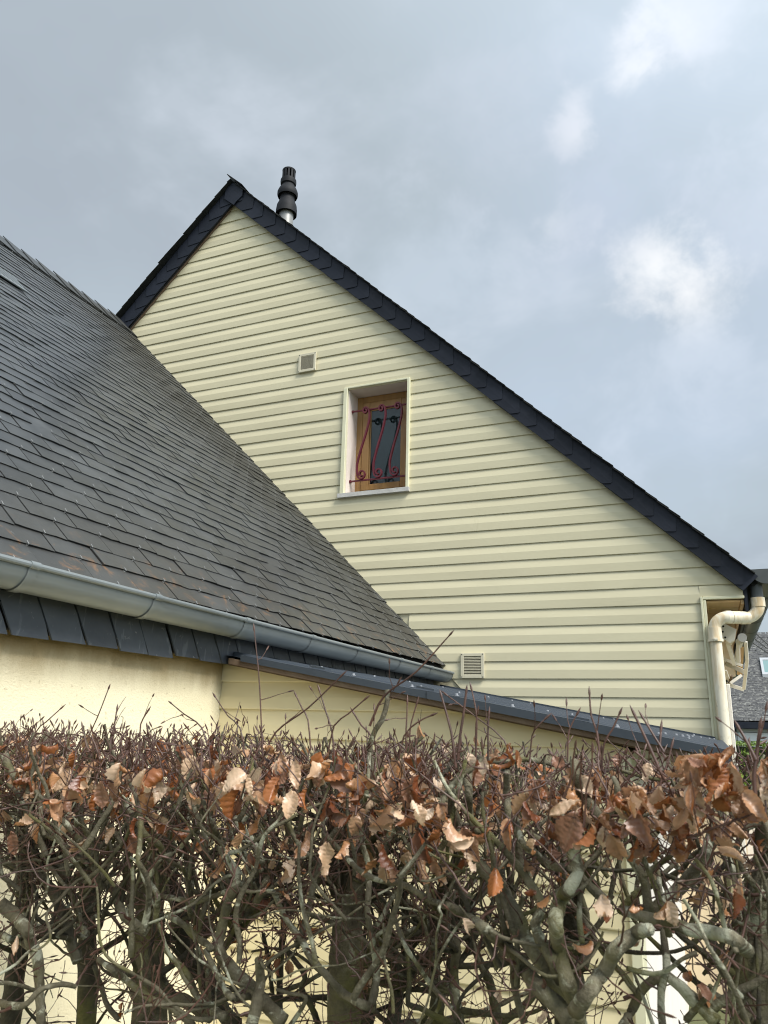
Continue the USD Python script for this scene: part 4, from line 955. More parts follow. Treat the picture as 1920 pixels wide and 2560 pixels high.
BR = [
 (0, 1, -4.25, 72, 50, [(-20, 950), (60, 1010), (140, 1090), (190, 1200), (230, 1330), (250, 1740)]),
 (1, 1, -4.17, 36, 56, [(430, 440), (530, 570), (570, 660), (640, 760), (730, 860), (760, 960), (820, 1050), (940, 1130)]),
 (2, 1, -4.25, 24, 84, [(1330, 130), (1310, 250), (1350, 400), (1410, 530), (1450, 640), (1520, 750), (1500, 850), (1460, 930), (1410, 1150), (1390, 1240), (1470, 1360), (1590, 1470), (1680, 1570), (1814, 1710)]),
 (2, 2, -4.20, 28, 46, [(500, 20), (430, 90), (330, 150), (220, 230), (230, 320), (280, 410), (370, 520), (430, 640), (470, 760), (440, 860), (380, 960), (300, 1040)]),
 (2, 1, -4.28, 24, 34, [(1330, 360), (1230, 490), (1130, 600), (1030, 650), (975, 730), (960, 800), (1010, 870), (1010, 960), (1000, 1060)]),
 (2, 1, -4.20, 30, 26, [(1020, 885), (1150, 905), (1260, 925), (1370, 890), (1480, 850), (1590, 790), (1690, 720)]),
 (2, 1, -4.22, 26, 54, [(1060, 1240), (1140, 1330), (1200, 1400), (1260, 1540), (1330, 1620), (1440, 1680)]),
 (2, 1, -4.27, 30, 38, [(1320, 1240), (1400, 1400), (1450, 1500), (1500, 1550), (1600, 1540)]),
 (2, 1, -4.24, 38, 36, [(1070, 1010), (1160, 1060), (1250, 1150), (1360, 1230)]),
 (2, 1, -4.25, 28, 42, [(630, 1300), (720, 1370), (800, 1430), (900, 1510), (1020, 1580), (1120, 1620), (1240, 1740)]),
 (0, 1, -4.15, 50, 80, [(-20, 230), (60, 290), (110, 330), (180, 410), (290, 510)]),
 (0, 1, -4.17, 22, 26, [(270, 480), (400, 550), (490, 625), (560, 680)]),
 (0, 1, -4.10, 50, 62, [(30, 470), (150, 580), (240, 660), (390, 730), (390, 830)]),
 (1, 1, -4.20, 36, 34, [(780, 340), (880, 410), (940, 500), (1020, 560), (1060, 640)]),
 (1, 1, -4.22, 36, 34, [(710, 30), (760, 150), (800, 220), (810, 310), (850, 360)]),
 (1, 1, -4.15, 34, 50, [(300, 20), (400, 120), (470, 160), (530, 210), (500, 300), (500, 440)]),
 (0, 1, -4.28, 44, 18, [(10, -20), (50, 60), (110, 140), (200, 180), (250, 260), (260, 400), (280, 490)]),
 (2, 1, -3.88, 90, 80, [(1040, 760), (1130, 900), (1250, 1030), (1350, 1150)]),
 (2, 1, -4.00, 30, 50, [(1180, 420), (1200, 650), (1230, 760), (1220, 860), (1190, 1000), (1100, 1100)]),
 (2, 1, -3.90, 90, 90, [(1120, 1060), (1200, 1280), (1300, 1400), (1420, 1640), (1500, 1740)]),
 (2, 1, -4.00, 44, 34, [(1440, 1220), (1530, 1120), (1640, 1010), (1700, 900), (1716, 790)]),
 (0, 1, -4.28, 40, 24, [(-20, 1580), (80, 1600), (160, 1590), (260, 1490), (400, 1460), (480, 1475)]),
 (1, 1, -4.10, 30, 26, [(600, 1340), (650, 1480), (690, 1600), (760, 1690)]),
 (2, 1, -4.08, 76, 62, [(880, 1490), (1080, 1550), (1200, 1600), (1350, 1690)]),
 (0, 1, -4.12, 44, 60, [(180, 700), (280, 800), (340, 880), (390, 1020), (430, 1150), (480, 1330)]),
 (1, 1, -4.05, 30, 40, [(440, 700), (430, 820), (470, 930), (520, 1050), (560, 1180)]),
 (1, 1, -4.18, 20, 24, [(260, 620), (350, 740), (440, 860), (500, 960), (520, 1060)]),
 (0, 1, -4.20, 34, 44, [(-20, 1130), (60, 1170), (110, 1180), (190, 1230)]),
 (1, 1, -3.90, 40, 56, [(830, 500), (700, 640), (620, 800), (600, 1000)]),
 (3, 2, -4.02, 120, 86, [(940, 860), (880, 740), (780, 680)]),
 (3, 2, -4.08, 70, 44, [(1070, 590), (980, 545), (935, 450), (950, 330), (980, 250), (1010, 130)]),
 (3, 2, -4.06, 54, 30, [(960, 520), (890, 430), (830, 330), (795, 220), (785, 120)]),
 (3, 2, -3.95, 74, 46, [(1090, 930), (1180, 850), (1290, 760), (1420, 690), (1540, 580), (1600, 470)]),
 (3, 2, -4.30, 28, 36, [(850, 490), (950, 590), (1060, 710), (1160, 770), (1290, 800), (1400, 830), (1540, 920), (1659, 960), (1764, 1020)]),
 (5, 3, -4.33, 46, 105, [(400, 950), (520, 1020), (640, 1100), (750, 1200), (850, 1310), (900, 1390), (1000, 1520), (1110, 1620), (1200, 1740)]),
 (3, 2, -4.15, 44, 36, [(1310, 290), (1270, 480), (1235, 600), (1215, 690), (1280, 730), (1350, 800)]),
 (4, 2, -3.85, 104, 56, [(1105, 1740), (1130, 1500), (1140, 1300), (1210, 1230), (1350, 1180), (1480, 1110), (1600, 1090)]),
 (3, 2, -4.22, 20, 44, [(1145, -40), (1130, 200), (1090, 380), (1100, 560), (1140, 720), (1130, 1000), (1160, 1200), (1190, 1400), (1150, 1600)]),
 (3, 2, -4.26, 30, 48, [(520, 860), (600, 1040), (700, 1180), (760, 1290), (880, 1430), (960, 1520), (1060, 1580), (1150, 1620)]),
 (3, 2, -3.85, 36, 44, [(560, 1740), (560, 1400), (590, 1050), (620, 850), (640, 600), (700, 350), (720, 200)]),
 (3, 2, -3.90, 24, 26, [(455, 1130), (490, 1320), (520, 1550), (545, 1680)]),
 (2, 2, -4.30, 48, 72, [(422, 1310), (430, 1450), (400, 1600), (360, 1740)]),
 (3, 2, -4.00, 30, 36, [(600, 1230), (720, 1400), (700, 1500), (760, 1600), (815, 1740)]),
 (3, 2, -4.24, 16, 30, [(545, 1490), (640, 1520), (730, 1540), (690, 1640), (620, 1740)]),
 (3, 2, -4.30, 9, 10, [(480, 860), (700, 880), (870, 920), (1000, 938), (1145, 915)]),
 (3, 2, -4.30, 9, 10, [(480, 1000), (600, 975), (720, 985), (900, 1020), (1130, 1030)]),
 (4, 2, -3.85, 74, 90, [(1320, 1480), (1420, 1360), (1530, 1270), (1630, 1160), (1690, 1040), (1750, 880)]),
 (4, 2, -4.32, 22, 22, [(1300, 410), (1400, 560), (1470, 690), (1520, 840), (1540, 910)]),
 (3, 2, -4.30, 13, 16, [(1010, -10), (1150, 170), (1280, 340), (1380, 460)]),
 (4, 2, -4.27, 18, 30, [(1350, 700), (1330, 880), (1310, 1020), (1370, 1200), (1480, 1370), (1560, 1490), (1680, 1620)]),
 (2, 2, -4.00, 40, 64, [(640, 640), (540, 720), (460, 800), (330, 920), (260, 1000)]),
 (3, 2, -3.86, 50, 40, [(760, 100), (700, 200), (640, 300), (560, 400), (450, 480)]),
 (5, 3, -4.32, 48, 110, [(440, 200), (428, 330), (455, 450), (480, 560), (560, 660), (680, 780), (760, 890), (840, 1030), (900, 1180), (1000, 1310), (1080, 1440), (1180, 1600), (1240, 1740)]),
 (5, 3, -4.20, 52, 40, [(560, 20), (530, 110), (540, 230), (545, 370), (600, 480)]),
 (5, 3, -4.34, 18, 76, [(320, 10), (400, 180), (520, 340), (650, 470), (780, 600), (880, 720), (960, 850), (1015, 960), (970, 1080), (1010, 1190), (1080, 1310), (1140, 1450)]),
 (5, 3, -4.30, 38, 48, [(790, 90), (788, 230), (800, 370), (850, 500), (870, 660), (900, 760)]),
 (5, 3, -4.10, 26, 42, [(655, 100), (640, 330), (660, 460), (660, 600), (690, 730), (750, 950), (770, 1080), (760, 1210)]),
 (5, 3, -4.37, 50, 96, [(1220, 20), (1230, 110), (1280, 250), (1350, 340), (1400, 450), (1330, 530), (1210, 600), (1235, 740), (1185, 830), (1120, 930), (1090, 1060), (1120, 1250), (1170, 1450), (1220, 1620), (1240, 1740)]),
 (5, 3, -4.37, 44, 26, [(1390, 460), (1470, 330), (1510, 200), (1480, 120)]),
 (5, 3, -4.30, 46, 54, [(1225, 730), (1340, 850), (1450, 945)]),
 (5, 3, -4.40, 92, 72, [(1230, 1660), (1300, 1530), (1400, 1400), (1490, 1240), (1600, 1150), (1700, 1110)]),
 (5, 3, -4.33, 46, 30, [(1160, 710), (1060, 690), (980, 620), (900, 560), (870, 480), (850, 380)]),
 (4, 3, -4.10, 60, 40, [(480, 1740), (440, 1450), (450, 1200), (400, 1080), (330, 980), (290, 860)]),
 (4, 3, -3.95, 74, 50, [(340, 1740), (310, 1400), (300, 1250), (330, 1000), (370, 800), (360, 620)]),
 (5, 3, -3.90, 62, 36, [(730, 1740), (690, 1500), (640, 1380), (590, 1260), (530, 1100)]),
 (4, 3, -4.00, 42, 46, [(185, 1000), (230, 1090), (330, 1110), (400, 1090)]),
 (5, 3, -4.15, 36, 46, [(900, 420), (960, 500), (1050, 560), (1080, 650), (1120, 720)]),
 (5, 3, -4.00, 60, 40, [(1270, 1350), (1330, 1180), (1280, 1080), (1240, 900), (1330, 700), (1400, 560)]),
 (5, 4, -4.33, 66, 104, [(480, 1210), (700, 1270), (850, 1310), (1000, 1370), (1200, 1400), (1350, 1440), (1460, 1550)]),
 (6, 4, -4.20, 92, 66, [(740, 1230), (900, 1080), (1010, 980), (1080, 880), (1150, 760), (1200, 600)]),
 (5, 4, -4.30, 72, 44, [(700, 1260), (660, 1000), (600, 870), (510, 740)]),
 (5, 4, -4.30, 40, 28, [(650, 940), (750, 860), (890, 760)]),
 (6, 4, -4.20, 70, 96, [(820, 1720), (950, 1830), (1050, 1930), (1230, 2120)]),
 (5, 4, -4.28, 34, 26, [(530, 1670), (740, 1715), (860, 1680), (960, 1600), (1080, 1540)]),
 (5, 4, -4.18, 66, 56, [(790, 1740), (640, 1850), (570, 2000), (490, 2130)]),
 (6, 4, -4.15, 56, 70, [(1150, 1850), (1320, 1960), (1500, 2090)]),
 (6, 4, -4.12, 56, 66, [(1230, 600), (1300, 760), (1380, 950), (1440, 1080), (1510, 1250)]),
 (6, 4, -4.36, 28, 36, [(1080, 800), (1200, 960), (1260, 1150), (1310, 1350), (1400, 1540)]),
 (6, 4, -4.05, 54, 80, [(1180, 1450), (1280, 1560), (1350, 1680), (1420, 1800)]),
 (6, 4, -4.35, 40, 60, [(1590, 260), (1600, 420), (1660, 620), (1720, 820)]),
 (6, 4, -4.30, 26, 40, [(1200, 1500), (1250, 1650), (1340, 1790), (1440, 1900)]),
]
PLANT = [('mossy beech plant at the hedge end against the plaster wall', 0), ('slim upright beech between the wall end plant and the broad split trunk', 0),
         ('beech with broad mossy trunk forking low, left of the sawn stump', 0), ('beech with thick bare trunk sawn flat in the middle of the hedge', 0),
         ('thin forked beech just right of the sawn stump trunk', 0), ('beech with pale lichen limbs fanning up in the right half of the hedge', 0),
         ('dark thick beech at the right edge before the downpipe', 0)]
r_t = np.random.default_rng(33)
plants, tx = [], []
SX0, SX1 = -1.93, 0.62


def course(panel, Y, w0, w1, pts, wob):
    ox, oy, sc = PAN[panel]; P = []
    for i, (x, y) in enumerate(pts):
        t = i / (len(pts) - 1); Yi = Y + wob * r_t.standard_normal() * (0.3 if i in (0,) else 1)
        Yi = min(max(Yi, -4.44), -3.72)
        p = at(ox + x / sc, oy + y / sc, Yi); dep = (p - EYE) @ FW
        P.append([*p, 0.5 * (w0 + (w1 - w0) * t) / sc * dep / CF])
    return np.array(P)


def knobby(P, step, kn=0.10):
    Q = smooth_path(P, step); n_ = len(Q)
    Q[:, :3] += np.stack([meshkit.noise(np.c_[Q[:, :3] * 16 + 7 * k]) for k in range(3)], 1) * np.minimum(Q[:, 3:4] * 0.45, 0.006)
    Q[:, :3] += np.stack([meshkit.noise(np.c_[Q[:, :3] * 55 + 3 * k + 1.7]) for k in range(3)], 1) * np.minimum(Q[:, 3:4] * 0.30, 0.0035)
    Q[:, 3] *= 1 + 1.6 * kn * np.maximum(meshkit.noise(Q[:, :3] * 70), 0) + kn * meshkit.noise(Q[:, :3] * 30) + 0.06 * r_t.standard_normal(n_)
    return Q


nodes_ = []          # (point, radius, tangent, plant) where twigs can start
branch_meshes = {i: [] for i in range(7)}
for k, (nm, _) in enumerate(PLANT):
    plants.append(thing('beech_plant', nm, 'beech', 'beech plants of the clipped hedge'))


def register(Q, pl):
    T = np.gradient(Q[:, :3], axis=0); T /= np.maximum(np.linalg.norm(T, axis=1, keepdims=True), 1e-9)
    for q, t in zip(Q[::2], T[::2]): nodes_.append((q[:3], q[3], t, pl))


for pl, pan, Y, w0, w1, pts in TRUNKS:
    P = course(pan, Y, w0, w1, pts, 0.02)
    P = np.vstack([[P[0, 0] + .0, P[0, 1], 0.0, P[0, 3] * 1.25], [P[0, 0], P[0, 1], P[0, 2] * .5, P[0, 3] * 1.08], P]); tx.append(P[1, 0])
    Q = knobby(P, 0.022, 0.09); register(Q[len(Q) // 3:], pl)
    obj('trunk', tube(Q[:, :3], Q[:, 3], 14, jit=0.025, r=r_t), M['bark_dark_shaded' if Y > -4.05 and pl not in (2, 3) else 'bark'], plants[pl], smooth=True)
for pl, pan, Y, w0, w1, pts in BR:
    P = course(pan, Y, w0, w1, pts, 0.022); Q = knobby(P, 0.010, 0.12); register(Q, pl)
    n_ = 10 if max(w0, w1) > 40 else 8
    obj('branch', tube(Q[:, :3], Q[:, 3], n_, jit=0.06, r=r_t), M['bark_lichen' if Y <= -4.17 else 'bark' if Y < -4.03 else 'bark_dark_shaded'], plants[pl], smooth=True)
tx = np.array(tx)


XB = at(430, 1800, -4.0)[0]


def top_z(x, y=0.0):
    return Z - 0.040 + 0.026 * math.exp(-((x - XB) / 0.12) ** 2) + 0.010 * math.sin(9.1 * x + 1.3) * math.sin(4.3 * x + 7 * y)


def plant_of(x): return int(np.argmin(np.abs(tx - x)))


# further branches grown from the trunks and limbs, bending upward, some pruned off short
def grow(p, d, length, r0, up_pull, wig, r, step=0.03, rmin=0.45, ymin=-4.42):
    n_ = max(3, int(length / step)); pts = [p]; d = d / np.linalg.norm(d)
    for i in range(n_):
        d = d + wig * r.standard_normal(3) + np.array([0, 0, up_pull]); d /= np.linalg.norm(d)
        q = pts[-1] + d * step
        if not (ymin < q[1] < -3.70): d[1] *= -0.6
        if q[2] > top_z(q[0], q[1]) + 0.012 * r.standard_normal(): break
        if q[0] < -1.93: break
        pts.append(pts[-1] + d * step)
    pts = np.array(pts); t = np.linspace(0, 1, len(pts))
    return np.c_[pts, r0 * (1 - (1 - rmin) * t)]


base = [nd for nd in nodes_ if nd[1] > 0.007]
deep = [nd for nd in base if nd[0][1] > -4.22]
for i in range(300):
    p, rad, t, pl = deep[r_t.integers(len(deep))]
    d = np.cross(t, r_t.standard_normal(3)); d[2] = abs(d[2]) * .6 + .25; d[1] *= .8
    Q = grow(p, d, r_t.uniform(.15, .5), min(rad * .6, r_t.uniform(.002, .007)), .04, .13, r_t, ymin=-4.2)
    if len(Q) < 4: continue
    Q = knobby(Q, 0.016, .12); register(Q, pl); obj('branch', tube(Q[:, :3], Q[:, 3], 7, jit=.03, r=r_t), M['bark_dark_shaded' if i % 3 else 'bark'], plants[pl], smooth=True)
# upright shoots filling the head of the hedge
for i in range(330):
    x = r_t.uniform(SX0, SX1); y = r_t.uniform(-4.36, -3.72); z = Z - r_t.uniform(.12, .42)
    d = np.array([.55 * r_t.standard_normal(), .3 * r_t.standard_normal(), 1.0])
    Q = grow(np.array([x, y, z]), d, r_t.uniform(.1, .36), r_t.uniform(.0022, .0055), .03, .16, r_t, rmin=.55)
    if len(Q) < 4: continue
    pl = plant_of(x); Q = knobby(Q, .016, .12); register(Q, pl); obj('branch', tube(Q[:, :3], Q[:, 3], 6, jit=.03, r=r_t), M['bark'], plants[pl], smooth=True)

# thin crooked lichen-grey branches woven through the front of the hedge
r_k = np.random.default_rng(101)
front = [nd for nd in base if nd[0][1] < -4.0 and nd[0][2] < Z - .10 and nd[0][0] < -.25]
for i in range(110):
    p, rad, t, pl = front[r_k.integers(len(front))]
    d = np.cross(t, r_k.standard_normal(3)); d[2] = d[2] * .7 + .3; d[1] = d[1] * .5 - .25
    Q = grow(p, d, r_k.uniform(.14, .42), min(rad * .5, r_k.uniform(.0014, .0034)), .05, .17, r_k, step=.022, rmin=.5, ymin=-4.40)
    if len(Q) < 4: continue
    Q = knobby(Q, .009, .15); register(Q, pl); obj('branch', tube(Q[:, :3], Q[:, 3], 7, jit=.05, r=r_k), M['bark_lichen'], plants[pl], smooth=True)

# twigs: thin zigzag shoots with buds
tw = {i: [] for i in range(7)}
tips = []


def twig(p, d, length, r0, r, pl, depth=0, top=True):
    seg = r.uniform(.010, .020); n_ = max(3, int(length / seg)); pts = [p]; d = d / np.linalg.norm(d); side = r.standard_normal(3)
    for i in range(n_):
        d = d + (0.16 if i % 2 else -0.16) * side * .6 + 0.13 * r.standard_normal(3) + [0, 0, .03]; d /= np.linalg.norm(d)
        q = pts[-1] + d * seg
        if top and q[2] > top_z(q[0], q[1]) + .018 * r.standard_normal(): break
        if q[0] < -1.935: break
        pts.append(q)
        if depth < 2 and r.random() < .13 and i > 1:
            dd = d + .9 * r.standard_normal(3); twig(q, dd, length * r.uniform(.25, .5), r0 * .7, r, pl, depth + 1, top)
    if len(pts) < 3: return
    pts = np.array(pts); R_ = np.linspace(r0, r0 * .55, len(pts))
    tw[pl].append(tube(pts, R_, 4 if r0 < .0016 else 5, caps=False))
    if r.random() < .75:                                    # a spindle bud at the tip
        L = r.uniform(.010, .020); e = pts[-1]; tw[pl].append(tube([e, e + d * L * .3, e + d * L * .65, e + d * L], [r0 * .7, .0019, .0016, .0002], 5, caps=False))
    for q in pts[1::4]:
        if r.random() < .25:
            dd = d + 1.2 * r.standard_normal(3); dd /= np.linalg.norm(dd); L = r.uniform(.006, .012)
            tw[pl].append(tube([q, q + dd * L * .5, q + dd * L], [.0007, .0015, .0002], 4, caps=False))
    tips.append((pts[-1], d, pl)); tips.append((pts[len(pts) // 2], d, pl))


r_w = np.random.default_rng(55)
for i in range(1500):
    p, rad, t, pl = nodes_[r_w.integers(len(nodes_))]
    if p[2] < 0.75: continue
    d = np.cross(t, r_w.standard_normal(3)) + .5 * r_w.standard_normal(3) + [0, 0, .35]
    twig(p, d, r_w.uniform(.05, .22), r_w.uniform(.0009, .0019), r_w, pl)
for i in range(1900):
    x = r_w.uniform(SX0, SX1); y = r_w.uniform(-4.42, -3.70); z = Z - abs(r_w.normal(0, .085)) - .055
    d = np.array([.75 * r_w.standard_normal(), .6 * r_w.standard_normal(), .9])
    twig(np.array([x, y, z]), d, r_w.uniform(.05, .17), r_w.uniform(.0009, .0021), r_w, plant_of(x))
for i in range(480):                                        # fine stuff in the depth of the hedge
    x = r_w.uniform(SX0, SX1); y = r_w.uniform(-4.25, -3.70); z = Z - r_w.uniform(.2, .75)
    twig(np.array([x, y, z]), r_w.standard_normal(3) + [0, 0, .3], r_w.uniform(.06, .2), r_w.uniform(.0007, .0014), r_w, plant_of(x))
for i in range(1100):                                       # short spurs and pruned stubs along the limbs
    p, rad, t, pl = nodes_[r_w.integers(len(nodes_))]
    d = np.cross(t, r_w.standard_normal(3)) + .4 * t; d /= np.linalg.norm(d); L = r_w.uniform(.006, .03); r0 = min(rad * .5, r_w.uniform(.0012, .0030))
    e = p + d * (rad + L); m1 = p + d * (rad + L * .5) + .002 * r_w.standard_normal(3)
    if e[2] > top_z(e[0], e[1]) + .01 or e[2] < .7: continue
    tw[pl].append(tube([p, m1, e], [r0 * 1.5, r0, r0 * .9], 5))
    if r_w.random() < .6:
        dd = d + .5 * r_w.standard_normal(3); dd /= np.linalg.norm(dd); B_l = r_w.uniform(.008, .015); tw[pl].append(tube([e, e + dd * B_l * .5, e + dd * B_l], [r0 * .7, .0018, .0002], 5, caps=False))
# long shoots standing out above the cut top, as in the picture: (foot px, tip px, depth plane, foot width px, tip width px)
SHOOTS = [((655, 1850), (636, 1580), -4.15, 6, 3, [(648, 1700)]), ((940, 1990), (968, 1725), -4.2, 17, 15, [(925, 1860), (955, 1800), (968, 1755)]), ((960, 1740), (1122, 1590), -4.2, 8, 4, [(1040, 1680)]),
          ((215, 1860), (270, 1725), -4.15, 5, 3, [(245, 1790)]), ((90, 1830), (148, 1775), -4.15, 5, 3, [(115, 1805)]), ((505, 1820), (430, 1760), -4.1, 5, 3, [(460, 1785)]),
          ((600, 1820), (540, 1745), -4.1, 5, 3, [(570, 1790)]), ((690, 1830), (848, 1695), -4.2, 6, 4, [(770, 1770)]), ((770, 1800), (743, 1745), -4.1, 5, 4, [(755, 1770)]),
          ((830, 1830), (800, 1730), -4.2, 6, 4, [(815, 1780)]), ((835, 1815), (908, 1752), -4.2, 5, 4, [(870, 1785)]), ((935, 1850), (887, 1787), -4.15, 6, 5, [(905, 1815)]),
          ((1010, 1840), (1075, 1790), -4.2, 6, 4, [(1045, 1805)]), ((1015, 1830), (1018, 1762), -4.1, 5, 4, [(1017, 1795)]), ((1025, 1830), (1040, 1765), -4.1, 5, 4, [(1030, 1800)]),
          ((1140, 1920), (1105, 1745), -4.32, 9, 6, [(1128, 1830)]), ((1145, 1900), (1165, 1735), -4.32, 9, 7, [(1150, 1840), (1158, 1790)]), ((1190, 1860), (1180, 1728), -4.2, 7, 4, [(1192, 1800), (1187, 1760)]),
          ((1260, 1850), (1120, 1740), -4.2, 5, 4, [(1200, 1800)]), ((1220, 1860), (1222, 1790), -4.2, 6, 5, [(1220, 1820)]), ((1500, 1900), (1474, 1740), -4.28, 8, 5, [(1492, 1830), (1478, 1790)]),
          ((1510, 1860), (1547, 1788), -4.25, 6, 5, [(1530, 1825)]), ((1660, 1950), (1590, 1795), -4.35, 10, 8, [(1625, 1870)]), ((1660, 1880), (1612, 1802), -4.3, 8, 6, [(1635, 1840)]),
          ((1650, 1880), (1652, 1830), -4.3, 8, 7, [(1650, 1855)]), ((1890, 2010), (1900, 1820), -4.42, 14, 9, [(1885, 1940), (1892, 1880)]), ((1890, 1900), (1850, 1825), -4.42, 11, 8, [(1870, 1860)]),
          ((1420, 1850), (1440, 1790), -4.2, 6, 4, [(1425, 1820)]), ((1330, 1840), (1360, 1800), -4.2, 5, 4, [(1345, 1815)]), ((350, 1850), (365, 1785), -4.1, 5, 4, [(352, 1810)]), ((280, 1850), (292, 1775), -4.1, 5, 4, [(288, 1800)])]
for (x0, y0), (x1, y1), Y, wa, wb, mid in SHOOTS:
    cs = [(x0, y0)] + mid + [(x1, y1)]; P = []
    if y0 < 1870: cs = [(x0 + .45 * (x0 - cs[1][0]), y0 + 75)] + cs
    for i, (x, y) in enumerate(cs):
        p = at(x, y, Y + .015 * i / len(cs)); P.append([*p, .42 * (wa + (wb - wa) * i / (len(cs) - 1)) * ((p - EYE) @ FW) / CF])
    Q = smooth_path(P, .02); pl = plant_of(P[0][0]); d = Q[-1, :3] - Q[-2, :3]; d /= np.linalg.norm(d); L = r_w.uniform(.014, .022); e = Q[-1, :3]; rb = max(.0022, Q[-1, 3] * 1.25)
    ms = [tube(Q[:, :3], Q[:, 3], 7)]
    if wb < 12: ms.append(tube([e, e + d * L * .3, e + d * L * .6, e + d * L], [Q[-1, 3], rb, rb * .8, .0003], 6, caps=False))
    obj('branch', cat_mesh(ms), M['twig'] if wb < 12 else M['bark'], plants[pl], smooth=True)
    for q in Q[2:-1:2, :3]:
        if r_w.random() < .5:
            dd = d + .9 * r_w.standard_normal(3); twig(q, dd, r_w.uniform(.02, .06), .0010, r_w, pl, 2, False)
for i in range(40):                                         # short whips over the top
    x = r_w.uniform(SX0, SX1); y = r_w.uniform(-4.35, -3.75)
    twig(np.array([x, y, Z - .09]), np.array([.5 * r_w.standard_normal(), .3 * r_w.standard_normal(), 1]), r_w.uniform(.07, .12), .0013, r_w, plant_of(x), 1, False)
for pl in range(7):
    if tw[pl]: obj('twigs', cat_mesh(tw[pl]), M['twig'], plants[pl], smooth=True, kind='stuff')


# dead leaves: folded, corrugated along the side veins, curled
def leaf_mesh(p, d, nrm_, L, W, r, nu=17, nv=9):
    d = d / np.linalg.norm(d); s = np.cross(nrm_, d); s /= np.linalg.norm(s); n_ = np.cross(d, s)
    u = np.linspace(0, 1, nu); vv = np.linspace(-1, 1, nv)
    U, Vv = np.meshgrid(u, vv, indexing='ij')
    wid = W / 2 * np.sin(np.pi * np.clip(U, .02, .985) ** .85) ** .75 * (1 + .10 * np.sin(U * 44) * np.abs(Vv) ** 3)
    fold, curl, roll_, tw_ = r.uniform(.3, 1.7), r.uniform(-1.9, 1.9), r.uniform(-2.8, 3.0), r.uniform(-1.2, 1.2)
    a = Vv * roll_ * .75                                    # rolled across
    X = wid * np.where(abs(roll_) > .2, np.sin(a) / (roll_ * .75 + 1e-6), Vv); H = wid * (1 - np.cos(a)) / (abs(roll_) * .75 + .3) * np.sign(roll_) + np.abs(Vv) * wid * fold * .6
    H = H + .045 * L * np.sin(U * 2 * np.pi * r.uniform(5, 7.5) - np.abs(Vv) * 2.6) * (1 - .3 * np.abs(Vv)) * (np.abs(Vv) > .05) + .022 * L * r.standard_normal(U.shape) * np.abs(Vv) + .10 * L * np.sin(U * r.uniform(4, 9) + r.uniform(0, 6)) * Vv * np.abs(Vv)
    c, s_ = np.cos(tw_ * (U - .3)), np.sin(tw_ * (U - .3)); X, H = X * c - H * s_, X * s_ + H * c
    th = curl * U; Lc = np.where(abs(curl) > .1, np.sin(th) / (curl + 1e-6), U) * L; Hc = (1 - np.cos(th)) / (curl + 1e-6) * L if abs(curl) > .1 else 0 * U
    A_ = Lc - H * np.sin(th); Hh = Hc + H * np.cos(th)
    V = p + A_[..., None] * d + X[..., None] * s + Hh[..., None] * n_
    i, j = np.meshgrid(np.arange(nu - 1), np.arange(nv - 1), indexing='ij'); q = i * nv + j
    F = np.concatenate([np.stack([q, q + 1, q + nv + 1], -1).reshape(-1, 3), np.stack([q, q + nv + 1, q + nv], -1).reshape(-1, 3)])
    return V.reshape(-1, 3), F


r_l = np.random.default_rng(77)
lv = {i: [] for i in range(7)}


def add_leaf(p, pl, size=1.0, hang=1.0):
    d = np.array([.38 * r_l.standard_normal(), .4 * r_l.standard_normal(), -hang * r_l.uniform(.35, 1.4) + .1]); n_ = r_l.standard_normal(3) + [0, -.8, .2]
    if p[0] > -.45: size *= .82
    L = size * r_l.uniform(.036, .062); lv[pl].append((p, leaf_mesh(p, d, n_, L, L * r_l.uniform(.46, .70), r_l)))


hi_t = [t for t in tips if t[0][2] > Z - .30]
for i in range(3600):
    p, d, pl = hi_t[r_l.integers(len(hi_t))]
    if r_l.random() > math.exp(-((p[2] - (Z - .14)) / .08) ** 2) + .06: continue
    if r_l.random() > .66 + .12 * (p[0] + 1.9): continue
    if p[2] > Z - .075 and r_l.random() < .65: continue
    add_leaf(p, pl, .66 + .25 * r_l.random())
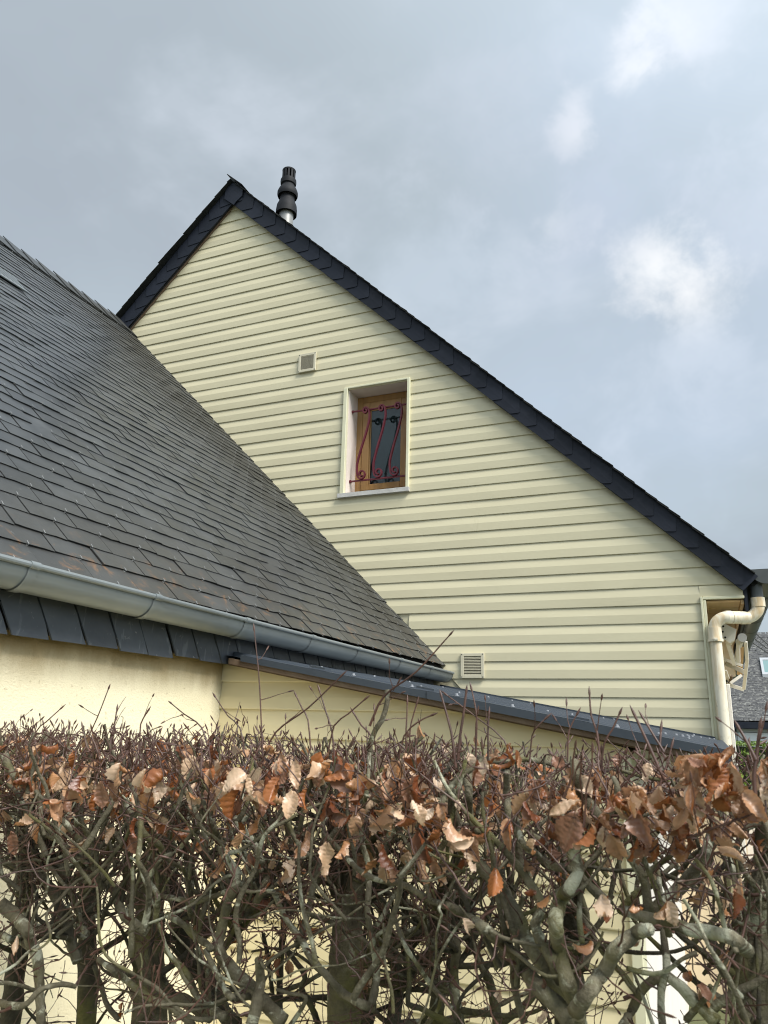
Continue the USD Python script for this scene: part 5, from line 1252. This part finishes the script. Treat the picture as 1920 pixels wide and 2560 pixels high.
# the clumps that stand out in the picture: (px, py, depth plane, how many, size)
for px, py, Y, n_, sz in [(240, 1945, -4.3, 3, 1), (385, 1960, -4.33, 3, 1.1), (440, 1930, -4.33, 2, 1.1), (355, 2000, -4.3, 3, 1), (565, 1980, -4.33, 3, 1), (640, 1990, -4.33, 4, 1.05), (570, 1945, -4.3, 4, 1), (690, 1935, -4.32, 4, 1),
                           (770, 2110, -4.3, 2, .9), (745, 2200, -4.2, 3, .7), (855, 1945, -4.34, 3, 1.15), (800, 1930, -4.3, 4, 1), (950, 2000, -4.33, 5, 1.1), (1040, 2020, -4.36, 3, 1.1), (1080, 2010, -4.36, 5, 1.15), (1095, 2090, -4.36, 4, 1.05), (1085, 2200, -4.34, 2, .9),
                           (1000, 1930, -4.3, 6, 1), (1170, 2130, -4.33, 3, 1), (1190, 1930, -4.3, 4, 1), (1350, 2000, -4.36, 5, 1.05), (1430, 2050, -4.38, 5, 1.15), (1510, 2080, -4.39, 6, .9), (1560, 2030, -4.40, 8, .95), (1600, 2010, -4.40, 8, .95), (1680, 2030, -4.40, 8, .92),
                           (1740, 1990, -4.40, 8, .92), (1810, 1995, -4.40, 8, .92), (1870, 2010, -4.40, 8, .92), (1720, 1930, -4.38, 6, 1.05), (1820, 1930, -4.4, 6, 1.05), (1900, 1940, -4.38, 6, 1.05), (1530, 2280, -4.36, 2, 1.1), (1860, 2240, -4.38, 2, 1.1), (1770, 2110, -4.4, 3, 1.1),
                           (20, 2140, -4.3, 2, 1), (30, 2390, -4.3, 2, 1), (1610, 2130, -4.38, 4, 1.05), (1450, 1960, -4.36, 5, 1.05), (110, 1960, -4.25, 5, 1), (90, 1910, -4.2, 5, .9), (1280, 1900, -4.3, 5, .95), (1730, 2220, -4.2, 3, .8), (1740, 2480, -4.2, 3, .8), (690, 2330, -4.0, 5, .6), (710, 2420, -4.0, 5, .6), (640, 2270, -4.0, 5, .6), (940, 2470, -4.0, 3, .6), (500, 2210, -3.95, 5, .6)]:
    for k in range(n_):
        p = at(px + r_l.normal(0, 20), py - 30 + r_l.normal(0, 18), Y + r_l.normal(0, .02)); add_leaf(p, plant_of(p[0]), sz)
for i in range(90):
    p, d, pl = tips[r_l.integers(len(tips))]
    if p[2] < Z - .25: add_leaf(p, pl, .6)
for pl in range(7):
    ls = sorted(lv[pl], key=lambda q: np.linalg.norm(q[0] - EYE)); rest = {0: [], 1: [], 2: [], 3: []}
    for i, (p, m_) in enumerate(ls):
        k = int(r_l.choice(4, p=[.36, .28, .22, .14]))
        if i < 140: obj('leaf', m_, LEAVES[k], plants[pl], smooth=True)
        else: rest[k].append(m_)
    for k, ms in rest.items():
        if ms: obj('small_leaves', cat_mesh(ms), LEAVES[k], plants[pl], smooth=True, kind='stuff')
